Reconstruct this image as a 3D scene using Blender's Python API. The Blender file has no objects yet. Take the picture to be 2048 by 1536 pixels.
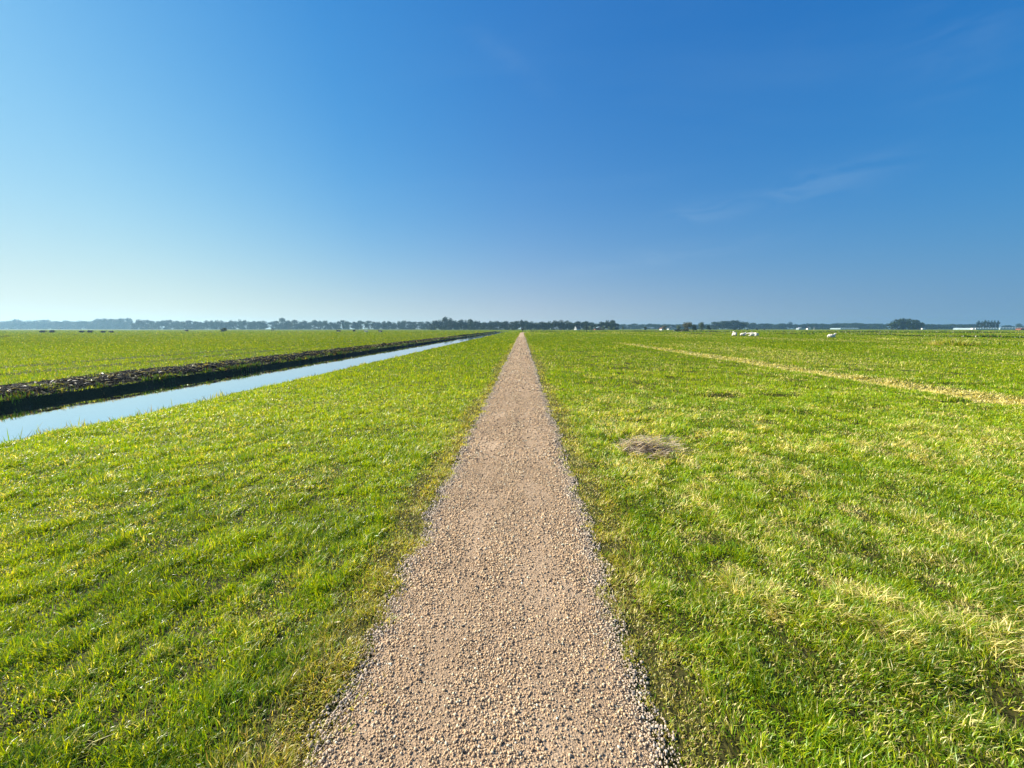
import bpy, math, random
import numpy as np

# ------------------------------------------------------------------ camera, sky, sun, exposure
S = bpy.context.scene
COL = S.collection
EYE = 1.65
F_PX = 769.0
PITCH = math.radians(8.2)
YAW = math.radians(1.5)
cam_d = bpy.data.cameras.new('camera')
cam = bpy.data.objects.new('camera', cam_d)
COL.objects.link(cam)
cam_d.angle = 2 * math.atan(1024 / F_PX)
cam_d.clip_start = 0.05
cam_d.clip_end = 9000
cam.location = (0, 0, EYE)
cam.rotation_euler = (math.pi / 2 - PITCH, 0, YAW)
S.camera = cam

SUN_AZ = math.radians(-74)      # clockwise from +Y
SUN_EL = math.radians(33)
W = bpy.data.worlds.new('World')
S.world = W
W.use_nodes = True
nt = W.node_tree
nt.nodes.clear()
wo = nt.nodes.new('ShaderNodeOutputWorld')
bg = nt.nodes.new('ShaderNodeBackground')
bg.inputs[1].default_value = 0.067
sk = nt.nodes.new('ShaderNodeTexSky')
sk.sky_type = 'NISHITA'
sk.sun_disc = False
sk.sun_rotation = SUN_AZ
sk.sun_elevation = SUN_EL
sk.dust_density = 0.5
sk.ozone_density = 1
sk.air_density = 1.6
sep = nt.nodes.new('ShaderNodeSeparateColor')
com = nt.nodes.new('ShaderNodeCombineColor')
nt.links.new(sk.outputs[0], sep.inputs[0])
for i, (g, k) in enumerate([(1.995, 0.0311), (1.0, 0.4967), (0.621, 1.8217)]):
    p = nt.nodes.new('ShaderNodeMath'); p.operation = 'POWER'; p.inputs[1].default_value = g
    m = nt.nodes.new('ShaderNodeMath'); m.operation = 'MULTIPLY'; m.inputs[1].default_value = k
    c = nt.nodes.new('ShaderNodeMath'); c.operation = 'MINIMUM'; c.inputs[1].default_value = 14
    nt.links.new(sep.outputs[i], p.inputs[0]); nt.links.new(p.outputs[0], m.inputs[0])
    nt.links.new(m.outputs[0], c.inputs[0]); nt.links.new(c.outputs[0], com.inputs[i])
# milky band of air low over the horizon, paler on the sun's side
tcz = nt.nodes.new('ShaderNodeTexCoord'); sxz = nt.nodes.new('ShaderNodeSeparateXYZ'); nt.links.new(tcz.outputs['Generated'], sxz.inputs[0])
hm = nt.nodes.new('ShaderNodeMath'); hm.operation = 'MULTIPLY'; hm.inputs[1].default_value = -1 / 0.12
nt.links.new(sxz.outputs[2], hm.inputs[0])
he = nt.nodes.new('ShaderNodeMath'); he.operation = 'EXPONENT'; nt.links.new(hm.outputs[0], he.inputs[0])
hf = nt.nodes.new('ShaderNodeMath'); hf.operation = 'MULTIPLY'; hf.inputs[1].default_value = 0.95; hf.use_clamp = True; nt.links.new(he.outputs[0], hf.inputs[0])
hx_ = nt.nodes.new('ShaderNodeMapRange'); hx_.inputs[1].default_value = -1; hx_.inputs[2].default_value = 1; nt.links.new(sxz.outputs[0], hx_.inputs[0])
hr = nt.nodes.new('ShaderNodeValToRGB'); el = hr.color_ramp.elements
el[0].position = 0.16; el[0].color = (0.84, 0.91, 0.76, 1); el[1].position = 0.92; el[1].color = (0.19, 0.37, 0.56, 1)
e5 = el.new(0.5); e5.color = (0.62, 0.67, 0.68, 1)
nt.links.new(hx_.outputs[0], hr.inputs[0])
hs = nt.nodes.new('ShaderNodeVectorMath'); hs.operation = 'SCALE'; hs.inputs['Scale'].default_value = 8.0; nt.links.new(hr.outputs[0], hs.inputs[0])
# wider, bluer layer of scattered light above it
g1 = nt.nodes.new('ShaderNodeMath'); g1.operation = 'MULTIPLY'; g1.inputs[1].default_value = -1 / 0.45; nt.links.new(sxz.outputs[2], g1.inputs[0])
g2 = nt.nodes.new('ShaderNodeMath'); g2.operation = 'EXPONENT'; nt.links.new(g1.outputs[0], g2.inputs[0])
g3 = nt.nodes.new('ShaderNodeMath'); g3.operation = 'MULTIPLY'; g3.inputs[1].default_value = 0.75; g3.use_clamp = True; nt.links.new(g2.outputs[0], g3.inputs[0])
g4 = nt.nodes.new('ShaderNodeValToRGB'); el = g4.color_ramp.elements
el[0].position = 0.14; el[0].color = (0.34, 0.69, 0.88, 1); el[1].position = 0.9; el[1].color = (0.012, 0.21, 0.57, 1)
e6 = el.new(0.5); e6.color = (0.115, 0.36, 0.76, 1)
e7 = el.new(0.32); e7.color = (0.13, 0.45, 0.83, 1)
nt.links.new(hx_.outputs[0], g4.inputs[0])
g5 = nt.nodes.new('ShaderNodeVectorMath'); g5.operation = 'SCALE'; g5.inputs['Scale'].default_value = 8.0; nt.links.new(g4.outputs[0], g5.inputs[0])
gmix = nt.nodes.new('ShaderNodeMix'); gmix.data_type = 'RGBA'
nt.links.new(g3.outputs[0], gmix.inputs[0]); nt.links.new(com.outputs[0], gmix.inputs[6]); nt.links.new(g5.outputs[0], gmix.inputs[7])
hmix = nt.nodes.new('ShaderNodeMix'); hmix.data_type = 'RGBA'
nt.links.new(hf.outputs[0], hmix.inputs[0]); nt.links.new(gmix.outputs[2], hmix.inputs[6]); nt.links.new(hs.outputs[0], hmix.inputs[7])
# faint cirrus high in the air, by direction on a plane overhead
tc = nt.nodes.new('ShaderNodeTexCoord')
sx = nt.nodes.new('ShaderNodeSeparateXYZ'); nt.links.new(tc.outputs['Generated'], sx.inputs[0])
zc = nt.nodes.new('ShaderNodeMath'); zc.operation = 'MAXIMUM'; zc.inputs[1].default_value = 0.03
nt.links.new(sx.outputs[2], zc.inputs[0])
vd = nt.nodes.new('ShaderNodeVectorMath'); vd.operation = 'DIVIDE'
cz = nt.nodes.new('ShaderNodeCombineXYZ')
for i in range(3): nt.links.new(zc.outputs[0], cz.inputs[i])
nt.links.new(tc.outputs['Generated'], vd.inputs[0]); nt.links.new(cz.outputs[0], vd.inputs[1])
mp = nt.nodes.new('ShaderNodeMapping'); mp.inputs['Rotation'].default_value = (0, 0, 0.6)
mp.inputs['Scale'].default_value = (0.35, 1.1, 1)
nt.links.new(vd.outputs[0], mp.inputs[0])
n1 = nt.nodes.new('ShaderNodeTexNoise'); n1.inputs['Scale'].default_value = 1.0; n1.inputs['Detail'].default_value = 7
n1.inputs['Distortion'].default_value = 0.5; n1.inputs['Roughness'].default_value = 0.55
nt.links.new(mp.outputs[0], n1.inputs[0])
n2 = nt.nodes.new('ShaderNodeTexNoise'); n2.inputs['Scale'].default_value = 0.45; n2.inputs['Detail'].default_value = 2
nt.links.new(vd.outputs[0], n2.inputs[0])
r1 = nt.nodes.new('ShaderNodeMapRange'); r1.inputs[1].default_value = 0.52; r1.inputs[2].default_value = 0.78
nt.links.new(n1.outputs[0], r1.inputs[0])
r2 = nt.nodes.new('ShaderNodeMapRange'); r2.inputs[1].default_value = 0.5; r2.inputs[2].default_value = 0.7
nt.links.new(n2.outputs[0], r2.inputs[0])
mu = nt.nodes.new('ShaderNodeMath'); mu.operation = 'MULTIPLY'
nt.links.new(r1.outputs[0], mu.inputs[0]); nt.links.new(r2.outputs[0], mu.inputs[1])
mu2 = nt.nodes.new('ShaderNodeMath'); mu2.operation = 'MULTIPLY'; mu2.inputs[1].default_value = 0.05
nt.links.new(mu.outputs[0], mu2.inputs[0])
mixc = nt.nodes.new('ShaderNodeMix'); mixc.data_type = 'RGBA'
nt.links.new(mu2.outputs[0], mixc.inputs[0]); nt.links.new(hmix.outputs[2], mixc.inputs[6])
mixc.inputs[7].default_value = (3.2, 5.0, 6.6, 1)
# three thin wisps right of the middle of the sky: streaky noise inside soft elongated ovals (directions in the world)
def wm(op, a=None, b=None, clamp=False):
    n = nt.nodes.new('ShaderNodeMath'); n.operation = op; n.use_clamp = clamp
    for i, v in ((0, a), (1, b)):
        if v is None: continue
        if isinstance(v, (int, float)): n.inputs[i].default_value = v
        else: nt.links.new(v, n.inputs[i])
    return n.outputs[0]
def wdot(v):
    n = nt.nodes.new('ShaderNodeVectorMath'); n.operation = 'DOT_PRODUCT'
    nt.links.new(tc.outputs['Generated'], n.inputs[0]); n.inputs[1].default_value = v
    return n.outputs['Value']
mps = nt.nodes.new('ShaderNodeMapping'); mps.inputs['Rotation'].default_value = (0, 0.25, -0.66); mps.inputs['Scale'].default_value = (5, 5, 22)
nt.links.new(tc.outputs['Generated'], mps.inputs[0])
ns = nt.nodes.new('ShaderNodeTexNoise'); ns.inputs['Scale'].default_value = 1.6; ns.inputs['Detail'].default_value = 6; ns.inputs['Distortion'].default_value = 0.8
nt.links.new(mps.outputs[0], ns.inputs[0])
streak = wm('MULTIPLY', wm('SUBTRACT', ns.outputs[0], 0.38), 2.6, True)
cur = mixc.outputs[2]
for az, elv, ha, va, tilt, amt in ((36.0, 15.7, 5.0, 1.5, 0.10, .19), (24.5, 14.6, 5.0, 1.2, 0.05, .15), (44.5, 24.5, 4.0, 4.0, 0.5, .06), (-1.0, 31.5, 6.0, 1.0, -0.55, .05), (18, 9.5, 11.0, 1.0, 0.10, .14), (33, 38, 2.0, 7.0, 0.0, .07)):
    A, B2 = math.radians(az), math.radians(elv)
    d = (math.sin(A) * math.cos(B2), math.cos(A) * math.cos(B2), math.sin(B2))
    h = (math.cos(A), -math.sin(A), 0.0); v = (-math.sin(A) * math.sin(B2), -math.cos(A) * math.sin(B2), math.cos(B2))
    ct, st_ = math.cos(tilt), math.sin(tilt)
    hh = tuple(ct * h[i] + st_ * v[i] for i in range(3)); vv = tuple(-st_ * h[i] + ct * v[i] for i in range(3))
    u2 = wm('MULTIPLY', wdot(hh), 1 / math.sin(math.radians(ha))); v2 = wm('MULTIPLY', wdot(vv), 1 / math.sin(math.radians(va)))
    ee = wm('EXPONENT', wm('MULTIPLY', wm('ADD', wm('MULTIPLY', u2, u2), wm('MULTIPLY', v2, v2)), -1.0))
    ee = wm('MULTIPLY', ee, wm('GREATER_THAN', wdot(d), 0.0))
    f = wm('MULTIPLY', wm('MULTIPLY', ee, streak), amt)
    mx_ = nt.nodes.new('ShaderNodeMix'); mx_.data_type = 'RGBA'
    nt.links.new(f, mx_.inputs[0]); nt.links.new(cur, mx_.inputs[6]); mx_.inputs[7].default_value = (4.4, 5.8, 6.8, 1)
    cur = mx_.outputs[2]
nt.links.new(cur, bg.inputs[0])

nt.links.new(bg.outputs[0], wo.inputs[0])

sun_d = bpy.data.lights.new('sun', 'SUN')
sun_d.energy = 5.0
sun_d.angle = math.radians(0.5)
sun_d.color = (1.0, 0.93, 0.82)
sun = bpy.data.objects.new('sun', sun_d)
COL.objects.link(sun)
from mathutils import Vector
SUNV = Vector((math.sin(SUN_AZ) * math.cos(SUN_EL), math.cos(SUN_AZ) * math.cos(SUN_EL), math.sin(SUN_EL)))
sun.rotation_euler = SUNV.to_track_quat('Z', 'Y').to_euler()

S.view_settings.view_transform = 'Standard'
S.view_settings.look = 'None'
S.view_settings.exposure = 0.90
S.view_settings.gamma = 1.0
S.render.engine = 'CYCLES'
cy = S.cycles
cy.max_bounces = 5; cy.diffuse_bounces = 3; cy.glossy_bounces = 2; cy.transmission_bounces = 3
cy.volume_bounces = 1; cy.transparent_max_bounces = 4
cy.caustics_reflective = False; cy.caustics_refractive = False
cy.sample_clamp_indirect = 4.0

# ------------------------------------------------------------------ helpers
def ray(px, py):
    u = (px - 1024) / F_PX; v = (768 - py) / F_PX
    f = Vector((-math.sin(YAW) * math.cos(PITCH), math.cos(YAW) * math.cos(PITCH), -math.sin(PITCH)))
    r = Vector((math.cos(YAW), math.sin(YAW), 0))
    return (f + r * u + r.cross(f) * v)
def at(px, Y):
    """ground x for a photo column at forward distance Y"""
    d = ray(px, 656.9)
    return d.x / d.y * Y

rng = np.random.default_rng(7)
_T = rng.random((8, 256, 256))
def vn(x, y, s=1.0, k=0):
    """smooth value noise 0..1 with feature size s metres"""
    x = np.asarray(x) / s + 37.3 * k; y = np.asarray(y) / s + 11.7 * k
    xi = np.floor(x).astype(int); yi = np.floor(y).astype(int)
    fx = x - xi; fy = y - yi
    fx = fx * fx * (3 - 2 * fx); fy = fy * fy * (3 - 2 * fy)
    t = _T[k % 8]
    a = t[xi & 255, yi & 255]; b = t[(xi + 1) & 255, yi & 255]
    c = t[xi & 255, (yi + 1) & 255]; d = t[(xi + 1) & 255, (yi + 1) & 255]
    return (a * (1 - fx) + b * fx) * (1 - fy) + (c * (1 - fx) + d * fx) * fy
def fbm(x, y, s, k=0, o=3):
    r = 0; a = 1; n = 0
    for i in range(o):
        r = r + a * vn(x, y, s / 2 ** i, k + i); n += a; a *= 0.5
    return r / n
def sst(a, b, x):
    t = np.clip((x - a) / (b - a), 0, 1)
    return t * t * (3 - 2 * t)

PX0, PX1 = -0.80, 0.555          # path edges
DITCH_END = 235.0
WATER_Z = -0.50
def path_shift(y):
    return np.where(y > 150, 0.0022 * (np.maximum(y, 150) - 150) ** 2, 0.0)
def path_edge(y):
    l = PX0 + 0.10 * (fbm(y, y * 0 + 3, 0.9, 1) - 0.5) + 0.10 * (vn(y, y * 0, 0.14, 4) - 0.5)
    r = PX1 + 0.10 * (fbm(y, y * 0 + 9, 1.1, 2) - 0.5) + 0.10 * (vn(y, y * 0 + 5, 0.16, 5) - 0.5)
    return l, r
DX = np.array([-3000, -60, -22.8, -22.0, -21.2, -19.4, -18.6, -17.8, -16.0, -15.5, -14.9, -14.35, -14.12, -13.95, -13.4, -11, -9.5, -8.85, -8.4, -8.05, -7.25, -4.0, -1.2, 0.9, 1.6, 10.6, 11.5, 12.4, 60, 3000.])
DZ = np.array([0, 0, 0, -.16, 0, 0, -.16, 0, -.03, -0.04, -.12, -.24, -.32, -.62, -.9, -1.0, -.9, -.66, -.34, -.17, -.10, -.03, 0, 0, -.03, -.04, -.12, -.04, 0, 0])
DZ0 = np.where((DX < -7.25) & (DX > -16.0), -0.05, DZ)
def gz(x, y):
    x = np.asarray(x, float); y = np.asarray(y, float)
    wob = (fbm(y, y * 0 + 1, 3.0, 3) - 0.5) * 0.5 + (vn(y, y * 0 + 7, 0.5, 6) - 0.5) * 0.12
    w = sst(-3.5, -7.0, x) * sst(-17.5, -15.5, x)
    xx = x + wob * w
    f = sst(DITCH_END + 6, DITCH_END, y)
    z = np.interp(xx, DX, DZ) * f + np.interp(xx, DX, DZ0) * (1 - f)
    near = np.hypot(x, y)
    off = sst(1.1, 2.2, np.abs(x + 0.1))
    amp = off * (0.35 + 0.65 * sst(1, 3, x))
    z = z + amp * (0.085 * (fbm(x, y, 1.7, 2) - 0.5) + 0.06 * (vn(x, y, 0.55, 5) - 0.5))
    z = z - amp * 0.07 * sst(0.78, 0.95, vn(x, y, 0.75, 7)) * sst(1.3, 2, x)
    # hollow by the straw clump
    z = z - 0.06 * np.exp(-(((x - 1.36) / 0.13) ** 2 + ((y - 5.62) / 0.10) ** 2)) - 0.10 * np.exp(-(((x - 1.75) / 0.5) ** 2 + ((y - 5.7) / 0.28) ** 2)) + 0.05 * np.exp(-(((x - 2.15) / 0.5) ** 2 + ((y - 6.3) / 0.3) ** 2))
    z = z + (1 - off) * 0.0
    return z

def mesh_obj(name, verts, faces_idx, nper, mat, parent=None, col=None, smooth=False):
    """verts (N,3); faces_idx flat loop verts; nper per-face vertex counts"""
    me = bpy.data.meshes.new(name)
    verts = np.ascontiguousarray(verts, np.float32)
    faces_idx = np.ascontiguousarray(faces_idx, np.int32); nper = np.ascontiguousarray(nper, np.int32)
    me.vertices.add(len(verts)); me.vertices.foreach_set('co', verts.ravel())
    me.loops.add(len(faces_idx)); me.loops.foreach_set('vertex_index', faces_idx)
    me.polygons.add(len(nper))
    st = np.concatenate([[0], np.cumsum(nper)[:-1]]).astype(np.int32)
    me.polygons.foreach_set('loop_start', st)
    me.polygons.foreach_set('loop_total', nper)
    if smooth: me.polygons.foreach_set('use_smooth', np.ones(len(nper), bool))
    if col is not None:
        a = me.color_attributes.new('Col', 'FLOAT_COLOR', 'POINT')
        c4 = np.ones((len(verts), 4), np.float32); c4[:, :col.shape[1]] = col
        a.data.foreach_set('color', c4.ravel())
    me.update(calc_edges=True)
    o = bpy.data.objects.new(name, me); COL.objects.link(o)
    if mat: me.materials.append(mat)
    if parent: o.parent = parent
    return o
def grid_obj(name, xs, ys, zf, mat, **k):
    X, Y = np.meshgrid(xs, ys)
    return surf_obj(name, X, Y, zf(X, Y), mat, **k)
def surf_obj(name, X, Y, Z, mat, **k):
    V = np.stack([X, Y, Z], -1).reshape(-1, 3)
    ny, nx = X.shape
    i = np.arange(nx * ny).reshape(ny, nx)
    q = np.stack([i[:-1, :-1], i[:-1, 1:], i[1:, 1:], i[1:, :-1]], -1).reshape(-1)
    return mesh_obj(name, V, q, np.full(len(q) // 4, 4), mat, smooth=True, **k)

def N(mt, t, **k):
    n = mt.nodes.new('ShaderNode' + t)
    for a, b in k.items(): setattr(n, a, b)
    return n
def material(name):
    m = bpy.data.materials.new(name); m.use_nodes = True
    t = m.node_tree; t.nodes.clear()
    o = N(t, 'OutputMaterial'); b = N(t, 'BsdfPrincipled')
    t.links.new(b.outputs[0], o.inputs[0])
    return m, t, b, o
def simple(name, c, rough=0.8, noise=0.0, scale=5.0, spec=0.3):
    m, t, b, o = material(name)
    b.inputs['Roughness'].default_value = rough
    b.inputs['Specular IOR Level'].default_value = spec
    n = N(t, 'TexNoise'); n.inputs['Scale'].default_value = scale; n.inputs['Detail'].default_value = 4
    tcx = N(t, 'TexCoord'); t.links.new(tcx.outputs['Object'], n.inputs[0])
    r = N(t, 'ValToRGB')
    r.color_ramp.elements[0].position = 0.3; r.color_ramp.elements[1].position = 0.7
    r.color_ramp.elements[0].color = (*[v * (1 - noise) for v in c], 1)
    r.color_ramp.elements[1].color = (*[min(1, v * (1 + noise)) for v in c], 1)
    t.links.new(n.outputs[0], r.inputs[0]); t.links.new(r.outputs[0], b.inputs['Base Color'])
    return m
def leafy(name, trans=0.45, rough=0.5, spec=0.35, attr=True, c=None, warm=(1.25, 1.15, 0.6)):
    m, t, b, o = material(name)
    if attr:
        a = N(t, 'Attribute', attribute_name='Col'); src = a.outputs['Color']
    else:
        n = N(t, 'TexNoise'); n.inputs['Scale'].default_value = 3.0; n.inputs['Detail'].default_value = 3
        g = N(t, 'TexCoord'); t.links.new(g.outputs['Object'], n.inputs[0])
        oi = N(t, 'ObjectInfo')
        ad = N(t, 'Math', operation='ADD'); t.links.new(n.outputs[0], ad.inputs[0])
        sb = N(t, 'Math', operation='MULTIPLY_ADD'); sb.inputs[1].default_value = 0.5; sb.inputs[2].default_value = -0.25
        t.links.new(oi.outputs['Random'], sb.inputs[0]); t.links.new(sb.outputs[0], ad.inputs[1])
        r = N(t, 'ValToRGB')
        r.color_ramp.elements[0].position = 0.25; r.color_ramp.elements[1].position = 0.8
        r.color_ramp.elements[0].color = (*c[0], 1); r.color_ramp.elements[1].color = (*c[1], 1)
        t.links.new(ad.outputs[0], r.inputs[0]); src = r.outputs[0]
    t.links.new(src, b.inputs['Base Color'])
    b.inputs['Roughness'].default_value = rough
    b.inputs['Specular IOR Level'].default_value = spec
    tr = N(t, 'BsdfTranslucent')
    mm = N(t, 'Mix', data_type='RGBA', blend_type='MULTIPLY'); mm.inputs[0].default_value = 1
    t.links.new(src, mm.inputs[6]); mm.inputs[7].default_value = (*warm, 1)
    t.links.new(mm.outputs[2], tr.inputs[0])
    mx = N(t, 'AddShader'); mm.inputs[7].default_value = (*[w * trans for w in warm], 1)
    t.links.new(b.outputs[0], mx.inputs[0]); t.links.new(tr.outputs[0], mx.inputs[1])
    t.links.new(mx.outputs[0], o.inputs[0])
    return m
def tag(o, label=None, cat=None, group=None, kind=None):
    if label: o['label'] = label
    if cat: o['category'] = cat
    if group: o['group'] = group
    if kind: o['kind'] = kind
    return o
def empty(name, loc, rz=0.0, sc=(1, 1, 1)):
    o = bpy.data.objects.new(name, None); COL.objects.link(o)
    o.location = loc; o.rotation_euler = (0, 0, rz); o.scale = sc
    o.empty_display_size = 0.3
    return o

# ------------------------------------------------------------------ setting: ground, path, water
def geo(a, b, n):
    return np.geomspace(a, b, n)
xs = np.concatenate([-geo(24, 1900, 50)[::-1], np.arange(-23.8, -16, 0.2), np.arange(-16, -6.5, 0.1), np.arange(-6.5, 13.2, 0.14), geo(13.4, 1900, 80)])
ys = np.concatenate([-geo(2.0, 900, 22)[::-1], np.arange(-1.9, 14, 0.13), geo(14.15, 2300, 240)])

m_ground, t, b, o_ = material('meadow_soil_and_turf')
g = N(t, 'NewGeometry')
sp = N(t, 'SeparateXYZ'); t.links.new(g.outputs['Position'], sp.inputs[0])
mpn = N(t, 'Mapping'); mpn.inputs['Scale'].default_value = (1, 0.55, 1); t.links.new(g.outputs['Position'], mpn.inputs[0])
def noise(scale, det=4, rough=0.6, src=None):
    n = N(t, 'TexNoise'); n.inputs['Scale'].default_value = scale; n.inputs['Detail'].default_value = det
    n.inputs['Roughness'].default_value = rough
    t.links.new(src or mpn.outputs[0], n.inputs[0]); return n
na = noise(0.35, 5); nb = noise(7.0, 3, 0.7); nc = noise(0.03, 3)
ra = N(t, 'ValToRGB'); e = ra.color_ramp.elements
e[0].position = 0.28; e[0].color = (0.058, 0.082, 0.004, 1)
e[1].position = 0.75; e[1].color = (0.19, 0.195, 0.016, 1)
x = e.new(0.5); x.color = (0.098, 0.13, 0.005, 1)
mixn = N(t, 'Math', operation='ADD'); s1 = N(t, 'Math', operation='MULTIPLY'); s1.inputs[1].default_value = 0.5
s2 = N(t, 'Math', operation='MULTIPLY'); s2.inputs[1].default_value = 0.5
t.links.new(na.outputs[0], s1.inputs[0]); t.links.new(nb.outputs[0], s2.inputs[0])
t.links.new(s1.outputs[0], mixn.inputs[0]); t.links.new(s2.outputs[0], mixn.inputs[1])
t.links.new(mixn.outputs[0], ra.inputs[0])
# bare peat below the lip of the ditch (by height and side)
hz = N(t, 'MapRange'); hz.inputs[1].default_value = -0.115; hz.inputs[2].default_value = -0.20
t.links.new(sp.outputs[2], hz.inputs[0])
sd = N(t, 'MapRange'); sd.inputs[1].default_value = -5.5; sd.inputs[2].default_value = -6.5
t.links.new(sp.outputs[0], sd.inputs[0])
fs = N(t, 'MapRange'); fs.inputs[1].default_value = -13.6; fs.inputs[2].default_value = -14.0   # far-side mud strip
t.links.new(sp.outputs[0], fs.inputs[0])
fs2 = N(t, 'MapRange'); fs2.inputs[1].default_value = -16.1; fs2.inputs[2].default_value = -15.5
t.links.new(sp.outputs[0], fs2.inputs[0])
yend = N(t, 'Math', operation='LESS_THAN'); yend.inputs[1].default_value = DITCH_END
t.links.new(sp.outputs[1], yend.inputs[0])
pm = N(t, 'Math', operation='MULTIPLY'); t.links.new(hz.outputs[0], pm.inputs[0]); t.links.new(sd.outputs[0], pm.inputs[1])
fm = N(t, 'Math', operation='MULTIPLY'); t.links.new(fs.outputs[0], fm.inputs[0]); t.links.new(fs2.outputs[0], fm.inputs[1])
px_ = N(t, 'Math', operation='MAXIMUM'); t.links.new(pm.outputs[0], px_.inputs[0]); t.links.new(fm.outputs[0], px_.inputs[1])
px2 = N(t, 'Math', operation='MULTIPLY'); t.links.new(px_.outputs[0], px2.inputs[0]); t.links.new(yend.outputs[0], px2.inputs[1])
rp = N(t, 'ValToRGB'); rp.color_ramp.elements[0].color = (0.012, 0.009, 0.006, 1); rp.color_ramp.elements[1].color = (0.06, 0.045, 0.03, 1)
t.links.new(nb.outputs[0], rp.inputs[0])
mg = N(t, 'Mix', data_type='RGBA'); t.links.new(px2.outputs[0], mg.inputs[0]); t.links.new(ra.outputs[0], mg.inputs[6]); t.links.new(rp.outputs[0], mg.inputs[7])
# near thatch and soil, their colour darkened to deepen the shade between blades
nth = noise(42, 4, 0.75)
rth = N(t, 'ValToRGB'); rth.color_ramp.elements[0].color = (0.009, 0.011, 0.002, 1); rth.color_ramp.elements[1].color = (0.11, 0.098, 0.022, 1)
rth.color_ramp.elements[0].position = 0.35; rth.color_ramp.elements[1].position = 0.75
t.links.new(nth.outputs[0], rth.inputs[0])
vl = N(t, 'VectorMath', operation='LENGTH'); t.links.new(g.outputs['Position'], vl.inputs[0])
rr = N(t, 'MapRange'); rr.inputs[1].default_value = 9; rr.inputs[2].default_value = 45; rr.inputs[3].default_value = 1; rr.inputs[4].default_value = 0
t.links.new(vl.outputs['Value'], rr.inputs[0])
mth = N(t, 'Mix', data_type='RGBA'); t.links.new(rr.outputs[0], mth.inputs[0]); t.links.new(mg.outputs[2], mth.inputs[6]); t.links.new(rth.outputs[0], mth.inputs[7])
t.links.new(mth.outputs[2], b.inputs['Base Color'])
b.inputs['Roughness'].default_value = 0.85; b.inputs['Specular IOR Level'].default_value = 0.15
bp = N(t, 'Bump'); bp.inputs['Strength'].default_value = 0.7; bp.inputs['Distance'].default_value = 0.08
t.links.new(nb.outputs[0], bp.inputs['Height']); t.links.new(bp.outputs[0], b.inputs['Normal'])
ground = grid_obj('ground', xs, ys, gz, m_ground)
tag(ground, kind='structure')

# path
m_path, t, b, o_ = material('gravel_surface')
g = N(t, 'NewGeometry')
def noise2(scale, det=4, rough=0.6):
    n = N(t, 'TexNoise'); n.inputs['Scale'].default_value = scale; n.inputs['Detail'].default_value = det
    n.inputs['Roughness'].default_value = rough; t.links.new(g.outputs['Position'], n.inputs[0]); return n
nl = noise2(1.3, 4); nf = noise2(55, 4, 0.75)
vo = N(t, 'TexVoronoi'); vo.inputs['Scale'].default_value = 110; t.links.new(g.outputs['Position'], vo.inputs[0])
ad = N(t, 'Math', operation='MULTIPLY_ADD'); ad.inputs[1].default_value = 0.55
t.links.new(nl.outputs[0], ad.inputs[0])
s2 = N(t, 'Math', operation='MULTIPLY'); s2.inputs[1].default_value = 0.45; t.links.new(nf.outputs[0], s2.inputs[0]); t.links.new(s2.outputs[0], ad.inputs[2])
rc = N(t, 'ValToRGB'); e = rc.color_ramp.elements
e[0].position = 0.34; e[0].color = (0.31, 0.205, 0.115, 1); e[1].position = 0.66; e[1].color = (0.62, 0.44, 0.27, 1)
t.links.new(ad.outputs[0], rc.inputs[0])
t.links.new(rc.outputs[0], b.inputs['Base Color'])
b.inputs['Roughness'].default_value = 0.9; b.inputs['Specular IOR Level'].default_value = 0.2
bp = N(t, 'Bump'); bp.inputs['Strength'].default_value = 0.9; bp.inputs['Distance'].default_value = 0.006
bp.invert = True
t.links.new(vo.outputs[0], bp.inputs['Height'])
bp2 = N(t, 'Bump'); bp2.inputs['Strength'].default_value = 0.8; bp2.inputs['Distance'].default_value = 0.012
t.links.new(nf.outputs[0], bp2.inputs['Height']); t.links.new(bp.outputs[0], bp2.inputs['Normal']); t.links.new(bp2.outputs[0], b.inputs['Normal'])
py_ = np.concatenate([-geo(0.5, 8, 10)[::-1], np.arange(-0.4, 14, 0.05), geo(14.1, 203, 260)])
tt = np.linspace(0, 1, 15)
PL, PR = path_edge(py_)
PXX = PL[:, None] * (1 - tt) + PR[:, None] * tt + path_shift(py_)[:, None]
PYY = np.repeat(py_[:, None], 15, 1)
PZZ = gz(PXX, PYY) + 0.006 + 0.022 * np.sin(np.pi * tt)[None, :] ** 0.7
PZZ[:, 0] -= 0.02; PZZ[:, -1] -= 0.02
path = surf_obj('path', PXX, PYY, PZZ, m_path)
tag(path, kind='structure')
def pathz(x, y):
    l, r = path_edge(y)
    u = np.clip((x - path_shift(y) - l) / (r - l), 0, 1)
    return gz(x, y) + 0.006 + 0.022 * np.sin(np.pi * u) ** 0.7

# water
m_water, t, b, o_ = material('still_ditch_water')
b.inputs['Base Color'].default_value = (0.012, 0.016, 0.014, 1)
b.inputs['Roughness'].default_value = 0.03; b.inputs['IOR'].default_value = 1.33
b.inputs['Specular IOR Level'].default_value = 0.9
gl = N(t, 'BsdfGlossy'); gl.inputs['Roughness'].default_value = 0.03; gl.inputs['Color'].default_value = (1, 1, 1, 1)
mw = N(t, 'MixShader'); mw.inputs[0].default_value = 0.92
t.links.new(b.outputs[0], mw.inputs[1]); t.links.new(gl.outputs[0], mw.inputs[2]); t.links.new(mw.outputs[0], o_.inputs[0])
g = N(t, 'NewGeometry'); mpw = N(t, 'Mapping'); mpw.inputs['Scale'].default_value = (1.6, 0.8, 1)
t.links.new(g.outputs['Position'], mpw.inputs[0])
nw = N(t, 'TexNoise'); nw.inputs['Scale'].default_value = 3.5; nw.inputs['Detail'].default_value = 3; t.links.new(mpw.outputs[0], nw.inputs[0])
bw = N(t, 'Bump'); bw.inputs['Strength'].default_value = 0.05; bw.inputs['Distance'].default_value = 0.02
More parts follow.
